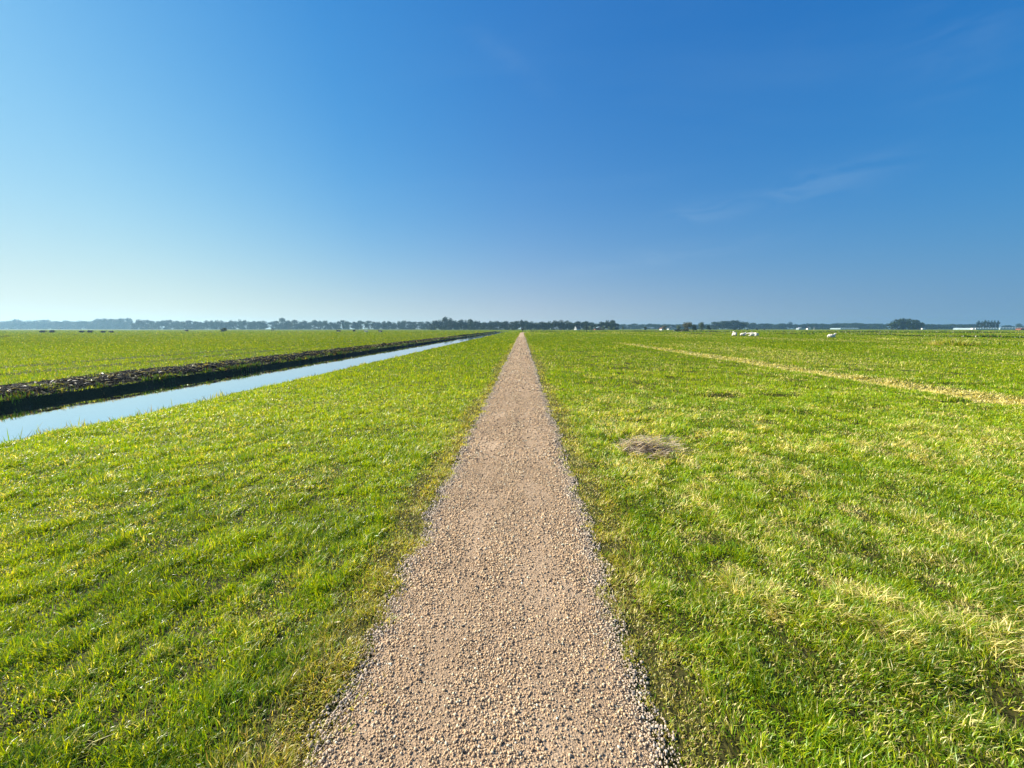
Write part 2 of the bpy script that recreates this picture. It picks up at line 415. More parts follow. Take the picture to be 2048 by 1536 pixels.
t.links.new(nw.outputs[0], bw.inputs['Height']); t.links.new(bw.outputs[0], b.inputs['Normal']); t.links.new(bw.outputs[0], gl.inputs['Normal'])
water = grid_obj('water', np.linspace(-14.7, -7.7, 4), np.concatenate([[-60, -10], geo(2, DITCH_END + 4, 20)]), lambda X, Y: X * 0 + WATER_Z, m_water)
tag(water, kind='structure')

# ------------------------------------------------------------------ scattering on the ground
def cand(n_of_z, zmin, zmax, lat=1.62, back=0.0):
    """random ground points in the wedge seen by the lens (with a margin), density n_of_z per m2 by forward distance"""
    out = []
    edges = np.geomspace(zmin, zmax, 40)
    for a, b2 in zip(edges[:-1], edges[1:]):
        wid = lat * b2 + 1.0
        area = (b2 - a) * 2 * wid
        n = int(area * n_of_z(0.5 * (a + b2)))
        y = rng.uniform(a, b2, n); x = rng.uniform(-wid, wid, n)
        k = np.abs(x) < lat * y + 1.0
        out.append(np.stack([x[k], y[k]], 1))
    return np.concatenate(out)

def blades(name, x, y, z, L, wd, az, lean, curl, col, mat, two=True):
    n = len(x)
    d = np.stack([np.cos(az), np.sin(az), np.zeros(n)], 1)
    fa = az + rng.uniform(0.6, 2.5, n)
    s = np.stack([np.cos(fa), np.sin(fa), np.zeros(n)], 1) * (wd * 0.5)[:, None]
    up = np.array([0, 0, 1.0])
    base = np.stack([x, y, z - 0.006], 1)
    c1, s1_ = np.cos(lean)[:, None], np.sin(lean)[:, None]
    l2 = lean + curl
    c2, s2_ = np.cos(l2)[:, None], np.sin(l2)[:, None]
    tw = rng.uniform(-0.5, 0.5, n)[:, None] * np.array([0, 0, 1.0]) * (wd * 0.5)[:, None]
    if two:
        mid = base + (up * c1 + d * s1_) * (L * 0.52)[:, None]
        tip = mid + (up * c2 + d * s2_) * (L * 0.48)[:, None]
        V = np.stack([base - s * 0.8, base + s * 0.8, mid - s - tw, mid + s + tw, tip], 1).reshape(-1, 3)
        i = (np.arange(n) * 5)[:, None]
        F = (i + np.array([[0, 1, 3, 2, 2, 3, 4]])).ravel()
        np_ = np.tile([4, 3], n)
        C = np.repeat(col, 5, 0)
    else:
        tip = base + (up * c1 + d * s1_) * L[:, None]
        V = np.stack([base - s, base + s, tip], 1).reshape(-1, 3)
        i = (np.arange(n) * 3)[:, None]
        F = (i + np.array([[0, 1, 2]])).ravel()
        np_ = np.full(n, 3)
        C = np.repeat(col, 3, 0)
    return V, F, np_, C
def join(parts):
    V = []; F = []; P = []; C = []; o = 0
    for v, f, p, c in parts:
        V.append(v); F.append(f + o); P.append(p); C.append(c); o += len(v)
    return np.concatenate(V), np.concatenate(F), np.concatenate(P), np.concatenate(C)

LUSH = np.array([0.112, 0.200, 0.003]); YEL = np.array([0.255, 0.285, 0.004]); DARKG = np.array([0.030, 0.075, 0.003])
OLIVE = np.array([0.29, 0.265, 0.035]); STRAW = np.array([0.54, 0.46, 0.17]); BROWN = np.array([0.20, 0.135, 0.06])

def maps(x, y):
    """dry (0..1), lush (0..1), verge (0..1), tall (factor)"""
    l, r = path_edge(y)
    sh = path_shift(y)
    dl = l - (x - sh); dr = (x - sh) - r
    dd = np.maximum(dl, dr)                                    # distance outside the path
    vw = 0.25 + 0.35 * (fbm(y, x * 0 + 2, 2.0, 4) - 0.3)
    verge = sst(vw + 0.12, vw - 0.2, dd)
    right = x > 0
    n1 = fbm(x, y, 0.62, 1); n2 = fbm(x, y * 0.6, 3.2, 3); n3 = vn(x, y, 0.28, 5)
    dry = 0.45 * sst(0.54, 0.70, n1 * 0.55 + n3 * 0.45) * np.where(right, 1.0, 0.22) * sst(60, 16, np.hypot(x, y))
    ns_ = fbm(x, y, 0.20, 2, 2)
    dry = np.maximum(dry, np.where(right, 0.62, 0.25) * sst(0.48, 0.66, ns_) * sst(0.30, 0.50, fbm(x, y, 1.6, 5)) * sst(14, 5, y) * sst(0.9, 1.4, np.abs(x)))
    # straw line lying along an old furrow, parallel with the path
    wl = 0.42 + 0.5 * fbm(y, x * 0, 4.0, 6)
    edge = np.abs(x - 11.65 + 0.5 * (fbm(y, x * 0 + 4, 6.0, 2) - 0.5))
    line = sst(wl + 0.25, wl - 0.3, edge) * sst(52, 40, y) * sst(-0.1, 0.22, fbm(x, y * 0.5, 1.0, 5))
    # pale dry patches
    pt = np.exp(-(((x - 6.9) / 1.1) ** 2 + ((y - 6.0) / 1.3) ** 2)) * 0.6 * sst(0.35, 0.6, fbm(x, y, 0.7, 2))
    pt2 = 0.6 * np.exp(-(((x - 1.75) / 0.9) ** 2 + ((y - 7.4) / 0.9) ** 2)) * 0.8 * sst(0.35, 0.6, fbm(x, y, 0.5, 3))
    yell = np.where(right, sst(0.5, 0.7, fbm(x, y * 0.35, 9.0, 4)) * 0.35 * sst(8, 20, y), 0)
    dry = np.clip(np.maximum.reduce([dry, line * 1.1, pt, pt2, yell]), 0, 1.1)
    lush = sst(0.42, 0.62, n2 * 0.55 + vn(x, y, 0.6, 6) * 0.45)
    tall = 0.55 + 0.45 * sst(0.35, 0.75, fbm(x, y, 0.45, 0)) + 0.75 * sst(0.40, 0.75, fbm(x, y, 0.13, 4, 2))
    tall = tall * (1 - 0.30 * verge)
    return dry, lush, verge, tall, dd

def grass_patch(zmin, zmax, dens, wfun, Lm, two, region):
    p = cand(dens, zmin, zmax)
    x, y = p[:, 0], p[:, 1]
    dry, lush, verge, tall, dd = maps(x, y)
    wob = (fbm(y, y * 0 + 1, 3.0, 3) - 0.5) * 0.5 + (vn(y, y * 0 + 7, 0.5, 6) - 0.5) * 0.12
    xe = x + wob
    keep = np.ones(len(x), bool)
    if region == 'left':  keep &= (x < 0) & ((xe > -8.46) | (y > DITCH_END + 3)) & (xe > -11)
    if region == 'right': keep &= (x >= 0)
    if region == 'far':
        keep &= (xe < -14.13) | ((y > DITCH_END + 3) & (xe < -11))
        strip = (xe > -15.6) & (xe < -14.2) & (y < DITCH_END)
        keep &= ~(strip & (vn(x, y, 0.5, 2) < 0.72))
    pd = sst(-0.09, 0.05, dd + 0.16 * (vn(x, y, 0.10, 1) - 0.5))
    stray = (dd > -0.20) & (rng.random(len(x)) < 0.05) & (vn(x, y, 0.2, 2) > 0.4)
    keep &= (rng.random(len(x)) < pd) | stray
    keep &= rng.random(len(x)) < (1 - 0.05 * verge * (vn(x, y, 0.13, 3) > 0.55))
    gap = fbm(x, y, 0.11, 6, 2)
    keep &= rng.random(len(x)) < np.where(y < 12, np.interp(y, [0, 3, 7], [0.35, 0.5, 0.8]) + 0.9 * sst(0.36, 0.55, gap), 1)
    hole = vn(x, y, 0.75, 7)
    keep &= ~((hole > 0.90) & (x > 1.3) & (rng.random(len(x)) < 0.55))
    # bare hollow of the straw clump
    keep &= ~((((x - 1.78) / 0.40) ** 2 + ((y - 5.32) / 0.36) ** 2 < 1) & (rng.random(len(x)) < 0.9))
    x, y, dry, lush, verge, tall, dd = [a[keep] for a in (x, y, dry, lush, verge, tall, dd)]
    n = len(x)
    z = gz(x, y)
    tuft = np.exp(-(((x - 1.75) / 0.42) ** 2 + ((y - 6.0) / 0.25) ** 2))
    L = Lm * tall * rng.uniform(0.45, 1.35, n) * (1 + 0.8 * tuft)
    L = L * np.where(x < 0, 1.0, 0.95 + 0.45 * dry)
    wd = wfun(y) * rng.uniform(0.6, 1.3, n) * (1 - 0.1 * verge)
    # lean directions cluster in tufts
    a0 = fbm(x, y, 0.35, 5) * 4 * np.pi + 1.0
    az = a0 + rng.normal(0, 1.5, n)
    lean = np.abs(rng.normal(0.45, 0.35, n)) + 0.55 * dry + 0.2 * verge
    curl = rng.uniform(0.1, 0.9, n)
    # colours
    rnd = rng.random(n)
    lk = (rng.random(n) < 0.55) * np.interp(y, [0, 3, 7], [1.0, .8, .4])  # lush dark green, strengthened nearby to paint in shadowed clumps
    yel = 0.40 + 0.04 * (x < 0) + 0.35 * (fbm(x, y, 5.0, 2) - 0.4)
    base = np.where((rnd < yel)[:, None], YEL, LUSH)
    base = base * (1 - 0.7 * (lush * lk))[:, None] + DARKG * (0.7 * (lush * lk))[:, None]
    isd = rng.random(n) < np.maximum(np.minimum(dry, 1.1) * 0.86 + 0.03, (x > 0.9) * 0.20 * sst(11, 4, y) * sst(0.25, 0.6, vn(x, y, 0.5, 2)))
    base = np.where(isd[:, None], STRAW * rng.uniform(0.55, 1.1, n)[:, None], base)
    isv = (rng.random(n) < verge * 0.75) & ~isd
    vc = np.where((rng.random(n) < 0.3)[:, None], STRAW * 0.8, np.where((rng.random(n) < 0.18)[:, None], BROWN * 1.3, OLIVE))
    base = np.where(isv[:, None], vc, base)
    bl = (rng.random(n) < 0.012) & (y < 7) & two & (vn(x, y, 0.35, 7) > 0.45)
    wd = np.where(bl, wd * 4.2, wd); L = np.where(bl, L * 0.55, L); lean = np.where(bl, rng.uniform(0.7, 1.4, n), lean)
    base = np.where(bl[:, None], np.array([0.15, 0.29, 0.006]), base)
    stem = (rng.random(n) < 0.006) & (y < 6)
    L = np.where(stem, L * 2.0, L); lean = np.where(stem, rng.uniform(.9, 1.4, n), lean); wd = np.where(stem, wd * .8, wd)
    base = base * rng.uniform(0.65, 1.35, n)[:, None] * np.interp(y, [0, 2, 4.5, 10, 20, 45], [0.90, 1.0, 1.12, 1.12, 0.92, 0.74])[:, None]  # deep shade nearby and lit tops farther off graded into the blade colour
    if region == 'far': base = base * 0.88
    base = np.concatenate([base, np.interp(y, [0, 5, 12, 30], [0.36, 0.28, 0.10, 0.04])[:, None]], 1)
    return blades(region, x, y, z, L, wd, az, lean, curl, base, None, two)

m_grass = leafy('grass_blade', trans=0.85, rough=0.38, spec=0.32, warm=(1.25, 1.15, 0.25))
m_turf = leafy('turf_blade', trans=0.85, rough=0.38, spec=0.32, warm=(1.25, 1.15, 0.25))
_t = m_turf.node_tree
_t.links.new(next(n for n in _t.nodes if n.type == 'ATTRIBUTE').outputs['Alpha'], next(n for n in _t.nodes if n.type == 'BSDF_PRINCIPLED').inputs['Specular IOR Level'])
G = 1.0
near_w = lambda y: 0.0036 + 0.0009 * np.maximum(y - 2, 0)
for region, name, lab in (
        ('left', 'meadow_grass', 'short sunlit yellow green grass between the gravel path and the ditch'),
        ('right', 'pasture_grass', 'patchy green and straw coloured grass of the field to the right of the path'),
        ('far', 'field_grass', 'flat green grass of the field beyond the ditch')):
    parts = []
    if region != 'far':
        parts.append(grass_patch(0.35, 2.0, lambda z: 28000 * G, near_w, 0.056, True, region))
        parts.append(grass_patch(2.0, 4.5, lambda z: 29000 * G * (2.0 / z) ** 1.25, near_w, 0.055, True, region))
        parts.append(grass_patch(4.5, 11, lambda z: 9800 * G * (4.5 / z) ** 1.9, near_w, 0.060, True, region))
    else:
        parts.append(grass_patch(3, 11, lambda z: 1500 * G, lambda y: 0.012 + 0 * y, 0.06, False, region))
    parts.append(grass_patch(11, 30, lambda z: 1080 * G * (11 / z) ** 1.9, lambda y: 0.0016 * y, 0.070, False, region))
    parts.append(grass_patch(30, 110, lambda z: 160 * G * (30 / z) ** 2.0, lambda y: 0.0022 * y, 0.085, False, region))
    parts.append(grass_patch(110, 420, lambda z: 9.0 * G * (110 / z) ** 2.0, lambda y: 0.0035 * y, 0.12, False, region))
    V, F, P, C = join(parts)
    o = mesh_obj(name, V, F, P, m_turf, col=C)
    tag(o, lab, 'grass', kind='stuff')
    print(name, len(P))

# sedge and reed blades along the two lips of the ditch
def lip(name, xc, spread, y0, y1, dens, Lr, colr, lab, zadd=0.0):
    yy = []
    for a, b2 in zip(np.geomspace(y0, y1, 40)[:-1], np.geomspace(y0, y1, 40)[1:]):
        n = int((b2 - a) * dens * min(1, 9 / a)); yy.append(rng.uniform(a, b2, n))
    y = np.concatenate(yy)
    clump = fbm(y, y * 0 + 2, 1.1, 6) * 0.6 + vn(y, y * 0, 0.35, 1) * 0.4
    y = y[rng.random(len(y)) < sst(0.30, 0.66, clump)]
    n = len(y)
    wob = (fbm(y, y * 0 + 1, 3.0, 3) - 0.5) * 0.5 + (vn(y, y * 0 + 7, 0.5, 6) - 0.5) * 0.12
    x = xc - wob + rng.normal(0, spread, n)
    z = gz(x, y)
    L = rng.uniform(*Lr, n) * (0.6 + 0.8 * vn(y, y * 0, 0.8, 2))
    col = np.array(colr)[rng.integers(0, len(colr), n)] * rng.uniform(0.7, 1.3, n)[:, None]
    V, F, P, C = blades(name, x, y, z, L, 0.006 + 0.0011 * y, rng.uniform(0, 6.28, n), np.abs(rng.normal(0.15, 0.2, n)), rng.uniform(0, 0.6, n), col, None)
    o = mesh_obj(name, V, F, P, m_grass, col=C)
    return tag(o, lab, 'reeds', kind='stuff')
lip('bank_reeds', -8.48, 0.10, 5, 180, 240, (0.10, 0.30), [LUSH, YEL, OLIVE, BROWN * 0.8], 'thin upright reed blades along the near edge of the ditch water')
lip('bank_sedge', -14.22, 0.10, 7, 200, 300, (0.06, 0.20), [LUSH * 0.6, DARKG, DARKG * .6, BROWN * .4], 'shaded tufts of sedge hanging over the dark far bank of the ditch')  # blade colours darkened to carry on the black shade of the far bank

# ------------------------------------------------------------------ gravel stones on the path
ICO_V = []; ph = (1 + 5 ** 0.5) / 2
for a, b2 in ((-1, ph), (1, ph), (-1, -ph), (1, -ph)): ICO_V.append((a, b2, 0))
for a, b2 in ((-1, ph), (1, ph), (-1, -ph), (1, -ph)): ICO_V.append((0, a, b2))
for a, b2 in ((-1, ph), (1, ph), (-1, -ph), (1, -ph)): ICO_V.append((b2, 0, a))
ICO_V = np.array(ICO_V) / np.linalg.norm(ICO_V[0])
ICO_F = []
import itertools
for i, j, k in itertools.combinations(range(12), 3):
    d = [np.linalg.norm(ICO_V[a] - ICO_V[b2]) for a, b2 in ((i, j), (j, k), (i, k))]
    if max(d) < 1.1:
        nrm = np.cross(ICO_V[j] - ICO_V[i], ICO_V[k] - ICO_V[i])
        ICO_F.append((i, j, k) if nrm @ ICO_V[i] > 0 else (i, k, j))
ICO_F = np.array(ICO_F)
def lumps(x, y, z, r, flat, col, jitter=0.28):
    n = len(x)
    V = ICO_V[None] * (1 + rng.uniform(-jitter, jitter, (n, 12, 1)))
    sc = np.stack([rng.uniform(0.8, 1.3, n), rng.uniform(0.7, 1.0, n), flat * rng.uniform(0.7, 1.1, n)], 1)
    V = V * sc[:, None, :] * r[:, None, None]
    a = rng.uniform(0, 6.28, n); ca, sa = np.cos(a)[:, None], np.sin(a)[:, None]
    X = V[..., 0] * ca - V[..., 1] * sa + x[:, None]; Y = V[..., 0] * sa + V[..., 1] * ca + y[:, None]
    Z = V[..., 2] + z[:, None]
    VV = np.stack([X, Y, Z], -1).reshape(-1, 3)
    F = (ICO_F.reshape(1, -1) + (np.arange(n) * 12)[:, None]).ravel()
    return VV, F, np.full(n * 20, 3), np.repeat(col, 12, 0)
def stone_band(y0, y1, n, rr):
    y = rng.uniform(y0, y1, n); u = rng.random(n)
    l, r = path_edge(y)
    x = l - 0.04 + (r - l + 0.08) * u
    e = np.minimum(u, 1 - u) * (r - l)
    lane = np.exp(-((u - .33) / .10) ** 2) + np.exp(-((u - .67) / .10) ** 2)
    thin = (0.40 + 0.60 * sst(0.35, 0.6, fbm(x, y * 0.5, 0.22, 3))) * (1 - 0.55 * lane)
    k = rng.random(n) < np.where(e < 0.05, 0.4, np.maximum(thin, 0.85 * sst(0.30, 0.12, e)))
    x, y, e = x[k], y[k], e[k]; n = len(x)
    rad = rr * np.exp(np.clip(rng.normal(0, 0.46, n), -1, 0.95)) * (1 + 0.15 * sst(0.22, 0.02, e))
    pal = np.array([[.66, .48, .30], [.49, .35, .22], [.78, .62, .43], [.27, .21, .15], [.70, .51, .31], [.86, .77, .60], [.07, .058, .048]])  # the darkest stones stand in for shadow specks between pebbles
    w = np.array([.27, .27, .12, .11, .12, .03, .08])
    c = pal[rng.choice(7, n, p=w)]
    grey = np.array([.42, .38, .33])
    g_ = (sst(0.2, 0.02, e) * 0.5)[:, None]
    c = c * np.array([1.0, .96, .86])
    c = (c * (1 - g_) + grey * g_) * rng.uniform(0.8, 1.25, n)[:, None]
    return lumps(x, y, pathz(x, y) + rad * 0.5, rad, 0.88, np.clip(c, 0, .85))
m_stone, t, b, o_ = material('path_stone')
a = N(t, 'Attribute', attribute_name='Col'); t.links.new(a.outputs['Color'], b.inputs['Base Color'])
b.inputs['Roughness'].default_value = 0.75; b.inputs['Specular IOR Level'].default_value = 0.3
V, F, P, C = join([stone_band(0.3, 2.2, 80000, 0.0027), stone_band(2.2, 4.5, 66000, 0.0034), stone_band(4.5, 10, 46000, 0.0050), stone_band(10, 20, 20000, 0.0085), stone_band(20, 40, 8000, 0.016), stone_band(40, 75, 3000, 0.024)])
o = mesh_obj('gravel', V, F, P, m_stone, col=C)
tag(o, 'loose pinkish beige gravel covering the straight path', 'gravel', kind='stuff')

# ------------------------------------------------------------------ dredged mud along the far bank
def mud():
    parts = []
    for y0, y1, n, r in ((3, 14, 11000, 0.024), (14, 40, 11000, 0.038), (40, 110, 6500, 0.07), (110, 225, 2500, 0.12)):
        y = rng.uniform(y0, y1, n)
        wob = (fbm(y, y * 0 + 1, 3.0, 3) - 0.5) * 0.5 + (vn(y, y * 0 + 7, 0.5, 6) - 0.5) * 0.12
        x = rng.normal(-14.98, 0.34, n) - wob
        rad = np.exp(rng.normal(np.log(r), 0.4, n))
        z = gz(x, y) + rad * 0.1 + 0.04 * vn(x, y, 0.8, 4)
        c = np.array([[.009, .007, .005], [.018, .014, .010], [.040, .034, .028], [.005, .004, .003]])[rng.choice(4, n, p=[.35, .3, .12, .23])]
        parts.append(lumps(x, y, z - rad * .15 * (vn(x, y, 1.4, 3) > .5), rad, 0.42, c * rng.uniform(.7, 1.3, n)[:, None], 0.35))
    return join(parts)
m_mud, t, b, o_ = material('wet_dredged_mud')
a = N(t, 'Attribute', attribute_name='Col'); t.links.new(a.outputs['Color'], b.inputs['Base Color'])
b.inputs['Roughness'].default_value = 0.8; b.inputs['Specular IOR Level'].default_value = 0.12
V, F, P, C = mud()
o = mesh_obj('mud', V, F, P, m_mud, col=C)
tag(o, 'dark wet dredged mud heaped in a strip along the far bank of the ditch', 'mud', kind='stuff')
n = 2600
y = np.exp(rng.uniform(np.log(4), np.log(90), n)); x = rng.normal(-14.98, 0.3, n)
V, F, P, C = blades('s', x, y, gz(x, y) + 0.06, rng.uniform(.06, .2, n), 0.006 + 0.0012 * y, rng.uniform(0, 6.3, n), rng.uniform(1.1, 1.6, n), rng.uniform(0, .4, n),
                    np.tile(STRAW * .6, (n, 1)) * rng.uniform(.2, 1.2, n)[:, None], None)
o = mesh_obj('dead_reeds', V, F, P, m_grass, col=C)
tag(o, 'pale dead reed stalks lying on the dredged mud', 'dead reeds', kind='stuff')

# ------------------------------------------------------------------ straw clump beside the path
n = 2300
t_ = rng.random(n); r_ = np.sqrt(rng.random(n))
ang = rng.uniform(0, 6.28, n)
ux = r_ * np.cos(ang) * 0.36; uy = r_ * np.sin(ang) * 0.35
r_ *= 1.0; wob_ = 0.55 + 1.0 * vn(ang * 1.7, ang * 0, 1.0, 2); ux = ux * wob_; uy = uy * wob_
x = 1.72 + ux; y = 5.25 + uy - ux * 0.25
sec = rng.random(n) < 0.22
x = np.where(sec, 2.15 + ux * 0.5, x); y = np.where(sec, 5.50 + uy * 0.9, y)
kk = (vn(x, y, 0.10, 5) > 0.47) | (rng.random(n) < .15)
x, y, r_ = x[kk], y[kk], r_[kk]; n = len(x)
z = gz(x, y) + 0.19 * (1 - r_ ** 2) * rng.random(n) + 0.012
col = np.where((rng.random(n) < .7)[:, None], np.array([.50, .41, .31]), np.array([.09, .065, .05])) * rng.uniform(.6, 1.2, n)[:, None]  # the dark share of straws paints shade into the gaps
V, F, P, C = blades('s', x, y, z, rng.uniform(.07, .20, n), np.full(n, .0075), rng.normal(-0.55, .45, n) + np.where(rng.random(n) < .25, 3.14, 0), rng.uniform(0.9, 1.6, n), rng.uniform(-.1, .5, n), col, None)
root = empty('straw_clump', (1.75, 5.3, float(gz(1.75, 5.3))))
V = V - np.array(root.location)
o = mesh_obj('straw', V, F, P, m_grass, col=C, parent=root)
hx, hy = np.meshgrid(np.linspace(-1, 1, 17), np.linspace(-1, 1, 13))
R2 = hx ** 2 + hy ** 2
mask_z = np.where(R2 < 1, 0.10 * (1 - R2), -0.03) + 0.02 * (vn(hx * 5, hy * 5, 1, 3) - .5)
o = surf_obj('mat', hx * 0.30, hy * 0.27 - hx * 0.075 - 0.05, mask_z, simple('straw_gap_shade', (.05, .036, .024), .95, .5, 30), parent=root)  # dark sheet under the straw, its colour supplies the shade in the gaps
tag(root, 'flattened clump of dead straw in a hollow just right of the path', 'straw clump')

# continuous line of pale dry grass lying along the old furrow
n = 7000
y = np.exp(rng.uniform(np.log(4.5), np.log(48), n))
x = 11.65 - 0.5 * (fbm(y, y * 0 + 4, 6.0, 2) - 0.5) + rng.normal(0, 1, n) * (0.24 + 0.45 * fbm(y, y * 0 + 1, 3.0, 6))
k = rng.random(n) < np.interp(y, [0, 30, 48], [1, .8, .15]); x, y = x[k], y[k]; n = len(x)
V, F, P, C = blades('s', x, y, gz(x, y), rng.uniform(.05, .11, n), 0.004 + 0.0012 * y, rng.uniform(0, 6.3, n), rng.uniform(.2, 1.0, n), rng.uniform(0, .6, n),
                    np.where((rng.random(n) < .3)[:, None], YEL, STRAW * np.array([1, 1.03, 1.2])) * rng.uniform(.6, 1.1, n)[:, None], None)
o = mesh_obj('dry_grass', V, F, P, m_grass, col=C)
tag(o, 'thin line of pale dry grass running through the right field along the path direction', 'dry grass', kind='stuff')

# ------------------------------------------------------------------ trees
def leaf_cloud(pts, size, name, mat, col=None):
    n = len(pts)
    a = rng.normal(size=(n, 3)); a /= np.linalg.norm(a, axis=1)[:, None]
    b2 = rng.normal(size=(n, 3)); b2 -= (b2 * a).sum(1)[:, None] * a; b2 /= np.linalg.norm(b2, axis=1)[:, None]
    s = (size * rng.uniform(.6, 1.3, n))[:, None]
    a *= s; b2 *= s * 0.75
    V = np.stack([pts - a, pts + b2, pts + a, pts - b2], 1).reshape(-1, 3)
    F = np.arange(n * 4); P = np.full(n, 4)
    me_o = mesh_obj(name, V, F, P, mat, col=col)
    me = me_o.data; bpy.data.objects.remove(me_o); return me
def crown_pts(kind, n, sd):
    r = np.random.default_rng(sd)
    L = []
    if kind == 'round': C0, ext, base = 9, (0.36, 0.36), 0.05
    elif kind == 'poplar': C0, ext, base = 9, (0.10, 0.10), 0.08
    elif kind == 'bush': C0, ext, base = 7, (0.42, 0.42), 0.0
    else: C0, ext, base = 14, (0.40, 0.40), -0.06
    for i in range(C0 * 2):
        zz = r.uniform(base + 0.12, 0.86)
        prof = math.sin(math.pi * min(1, (zz - base) / (1.02 - base)) ** 0.8) ** 0.55 if kind != 'poplar' else 0.9
        a = r.uniform(0, 6.28); q = r.uniform(0.3, 0.85) * ext[0] * prof
        rad = r.uniform(0.12, 0.2) if kind != 'poplar' else r.uniform(.07, .11)
        L.append((q * math.cos(a), q * math.sin(a), zz, rad))
    if kind != 'poplar': L.append((0, 0, 0.82, 0.17)); L.append((0, 0, 0.5, 0.28))
    else:
        for zz in np.linspace(.15, .93, 8): L.append((0, 0, zz, .09 if zz < .85 else .05))
    P = []
    per = n // len(L)
    for (x, y, z, rad) in L:
        v = r.normal(size=(per, 3)); v /= np.linalg.norm(v, axis=1)[:, None]
        v *= rad * r.uniform(0.45, 1.12, per)[:, None]
        v[:, 2] *= 0.85 if kind != 'poplar' else 1.7
        P.append(v + np.array([x, y, z]))
    P = np.concatenate(P); P = P[(P[:, 2] > base * 0.6) & (P[:, 2] < 1.03)]
    return P
m_leaf = leafy('far_tree_foliage', trans=0.25, rough=0.6, spec=0.2, attr=False, c=[(.006, .018, .008), (.028, .050, .016)], warm=(1.1, 1.1, .6))
m_willow = leafy('grey_green_foliage', trans=0.25, rough=0.6, spec=0.2, attr=False, c=[(.075, .105, .060), (.16, .19, .10)], warm=(1, 1, .7))
m_brownleaf = leafy('rusty_green_foliage', trans=0.25, rough=0.6, spec=0.2, attr=False, c=[(.070, .075, .035), (.15, .13, .06)], warm=(1, 1, .7))
m_bark = simple('bark', (.07, .055, .04), .9, .4, 6)
def tube(pts, rad, seg=6):
    V = []; F = []
    pts = [Vector(p) for p in pts]
    for i, (p, r) in enumerate(zip(pts, rad)):
        d = (pts[min(i + 1, len(pts) - 1)] - pts[max(i - 1, 0)]).normalized()
        q = d.orthogonal().normalized(); w = d.cross(q)
        for k in range(seg):
            a = 2 * math.pi * k / seg
            V.append(p + q * (r * math.cos(a)) + w * (r * math.sin(a)))
    for i in range(len(pts) - 1):
        for k in range(seg):
            F.append((i * seg + k, i * seg + (k + 1) % seg, (i + 1) * seg + (k + 1) % seg, (i + 1) * seg + k))
    F.append(tuple(range(seg))[::-1]); F.append(tuple((len(pts) - 1) * seg + k for k in range(seg)))
    return V, F
def pymesh(name, parts, mat, parent=None, smooth=False, link=True):
    V = []; F = []
    for v, f in parts:
        o = len(V); V += [tuple(p) for p in v]; F += [tuple(i + o for i in q) for q in f]
    me = bpy.data.meshes.new(name); me.from_pydata(V, [], F); me.update()
    if mat: me.materials.append(mat)
    if smooth:
        for p in me.polygons: p.use_smooth = True
    if not link: return me
    o = bpy.data.objects.new(name, me); COL.objects.link(o)
    if parent: o.parent = parent
    return o
def trunk_mesh(sd, h=0.62, r=0.028):
    rd = random.Random(sd)
    parts = [tube([(0, 0, -.02), (rd.uniform(-.01, .01), 0, .2), (rd.uniform(-.02, .02), rd.uniform(-.02, .02), .42), (0, 0, h)], [r * 1.3, r, r * .75, r * .3])]
    for k in range(5):
        a = k * 1.26 + rd.uniform(-.3, .3); z0 = rd.uniform(.2, .45); l = rd.uniform(.16, .28)
        parts.append(tube([(0, 0, z0), (math.cos(a) * l * .5, math.sin(a) * l * .5, z0 + .1), (math.cos(a) * l, math.sin(a) * l, z0 + .28)], [r * .5, r * .35, r * .12], 5))
    return pymesh('trunk', parts, m_bark, link=False)
CR = {}
for kind, cnt, nn, sz in (('round', 5, 1500, .034), ('wide', 4, 1700, .034), ('poplar', 2, 800, .026), ('bush', 3, 900, .045)):
    for i in range(cnt):
        P_ = crown_pts(kind, nn, 100 + i + len(kind) * 31)
        CR[kind, i] = leaf_cloud(P_, sz, 'crown_' + kind, m_leaf)
TRK = [trunk_mesh(i) for i in range(4)]
CRM = {}
def crown_mesh(kind, i, mat):
    k = (kind, i, mat.name)
    if mat is m_leaf: return CR[kind, i]
    if k not in CRM:
        me = CR[kind, i].copy(); me.materials.clear(); me.materials.append(mat); CRM[k] = me
    return CRM[k]
rt = random.Random(5)
def tree(px, D, top, wpx, kind='round', mat=None, label='', group=None, name=None, base=0.0, cat='tree'):
    """tree standing D metres ahead on the photo column px; top = photo row of its top, wpx = its width there"""
    mat = mat or m_leaf
    x = at(px, D)
    k = ray(px, 656.9).y            # forward distance -> depth along the lens axis
    h = (657.2 - top) / F_PX * D / k * 1.0 + EYE - base
    w = wpx / F_PX * D / k
    hw = {'round': .44 * 2, 'wide': .48 * 2, 'poplar': .19 * 2, 'bush': .5 * 2}[kind]
    i = rt.randrange({'round': 5, 'wide': 4, 'poplar': 2, 'bush': 3}[kind])
    s = w / hw
    root = empty(name or {'poplar': 'poplar_tree', 'bush': 'bush'}.get(kind, 'tree'), (x, D, base), rt.uniform(0, 6.28), (s, s, h))
    c = bpy.data.objects.new('crown' if kind != 'bush' else 'foliage', crown_mesh(kind, i, mat)); COL.objects.link(c); c.parent = root
    tk = bpy.data.objects.new('trunk' if kind != 'bush' else 'stem', rt.choice(TRK)); COL.objects.link(tk); tk.parent = root
    if kind == 'bush': tk.scale = (.6, .6, .7)
    tag(root, label, cat, group)
    return root

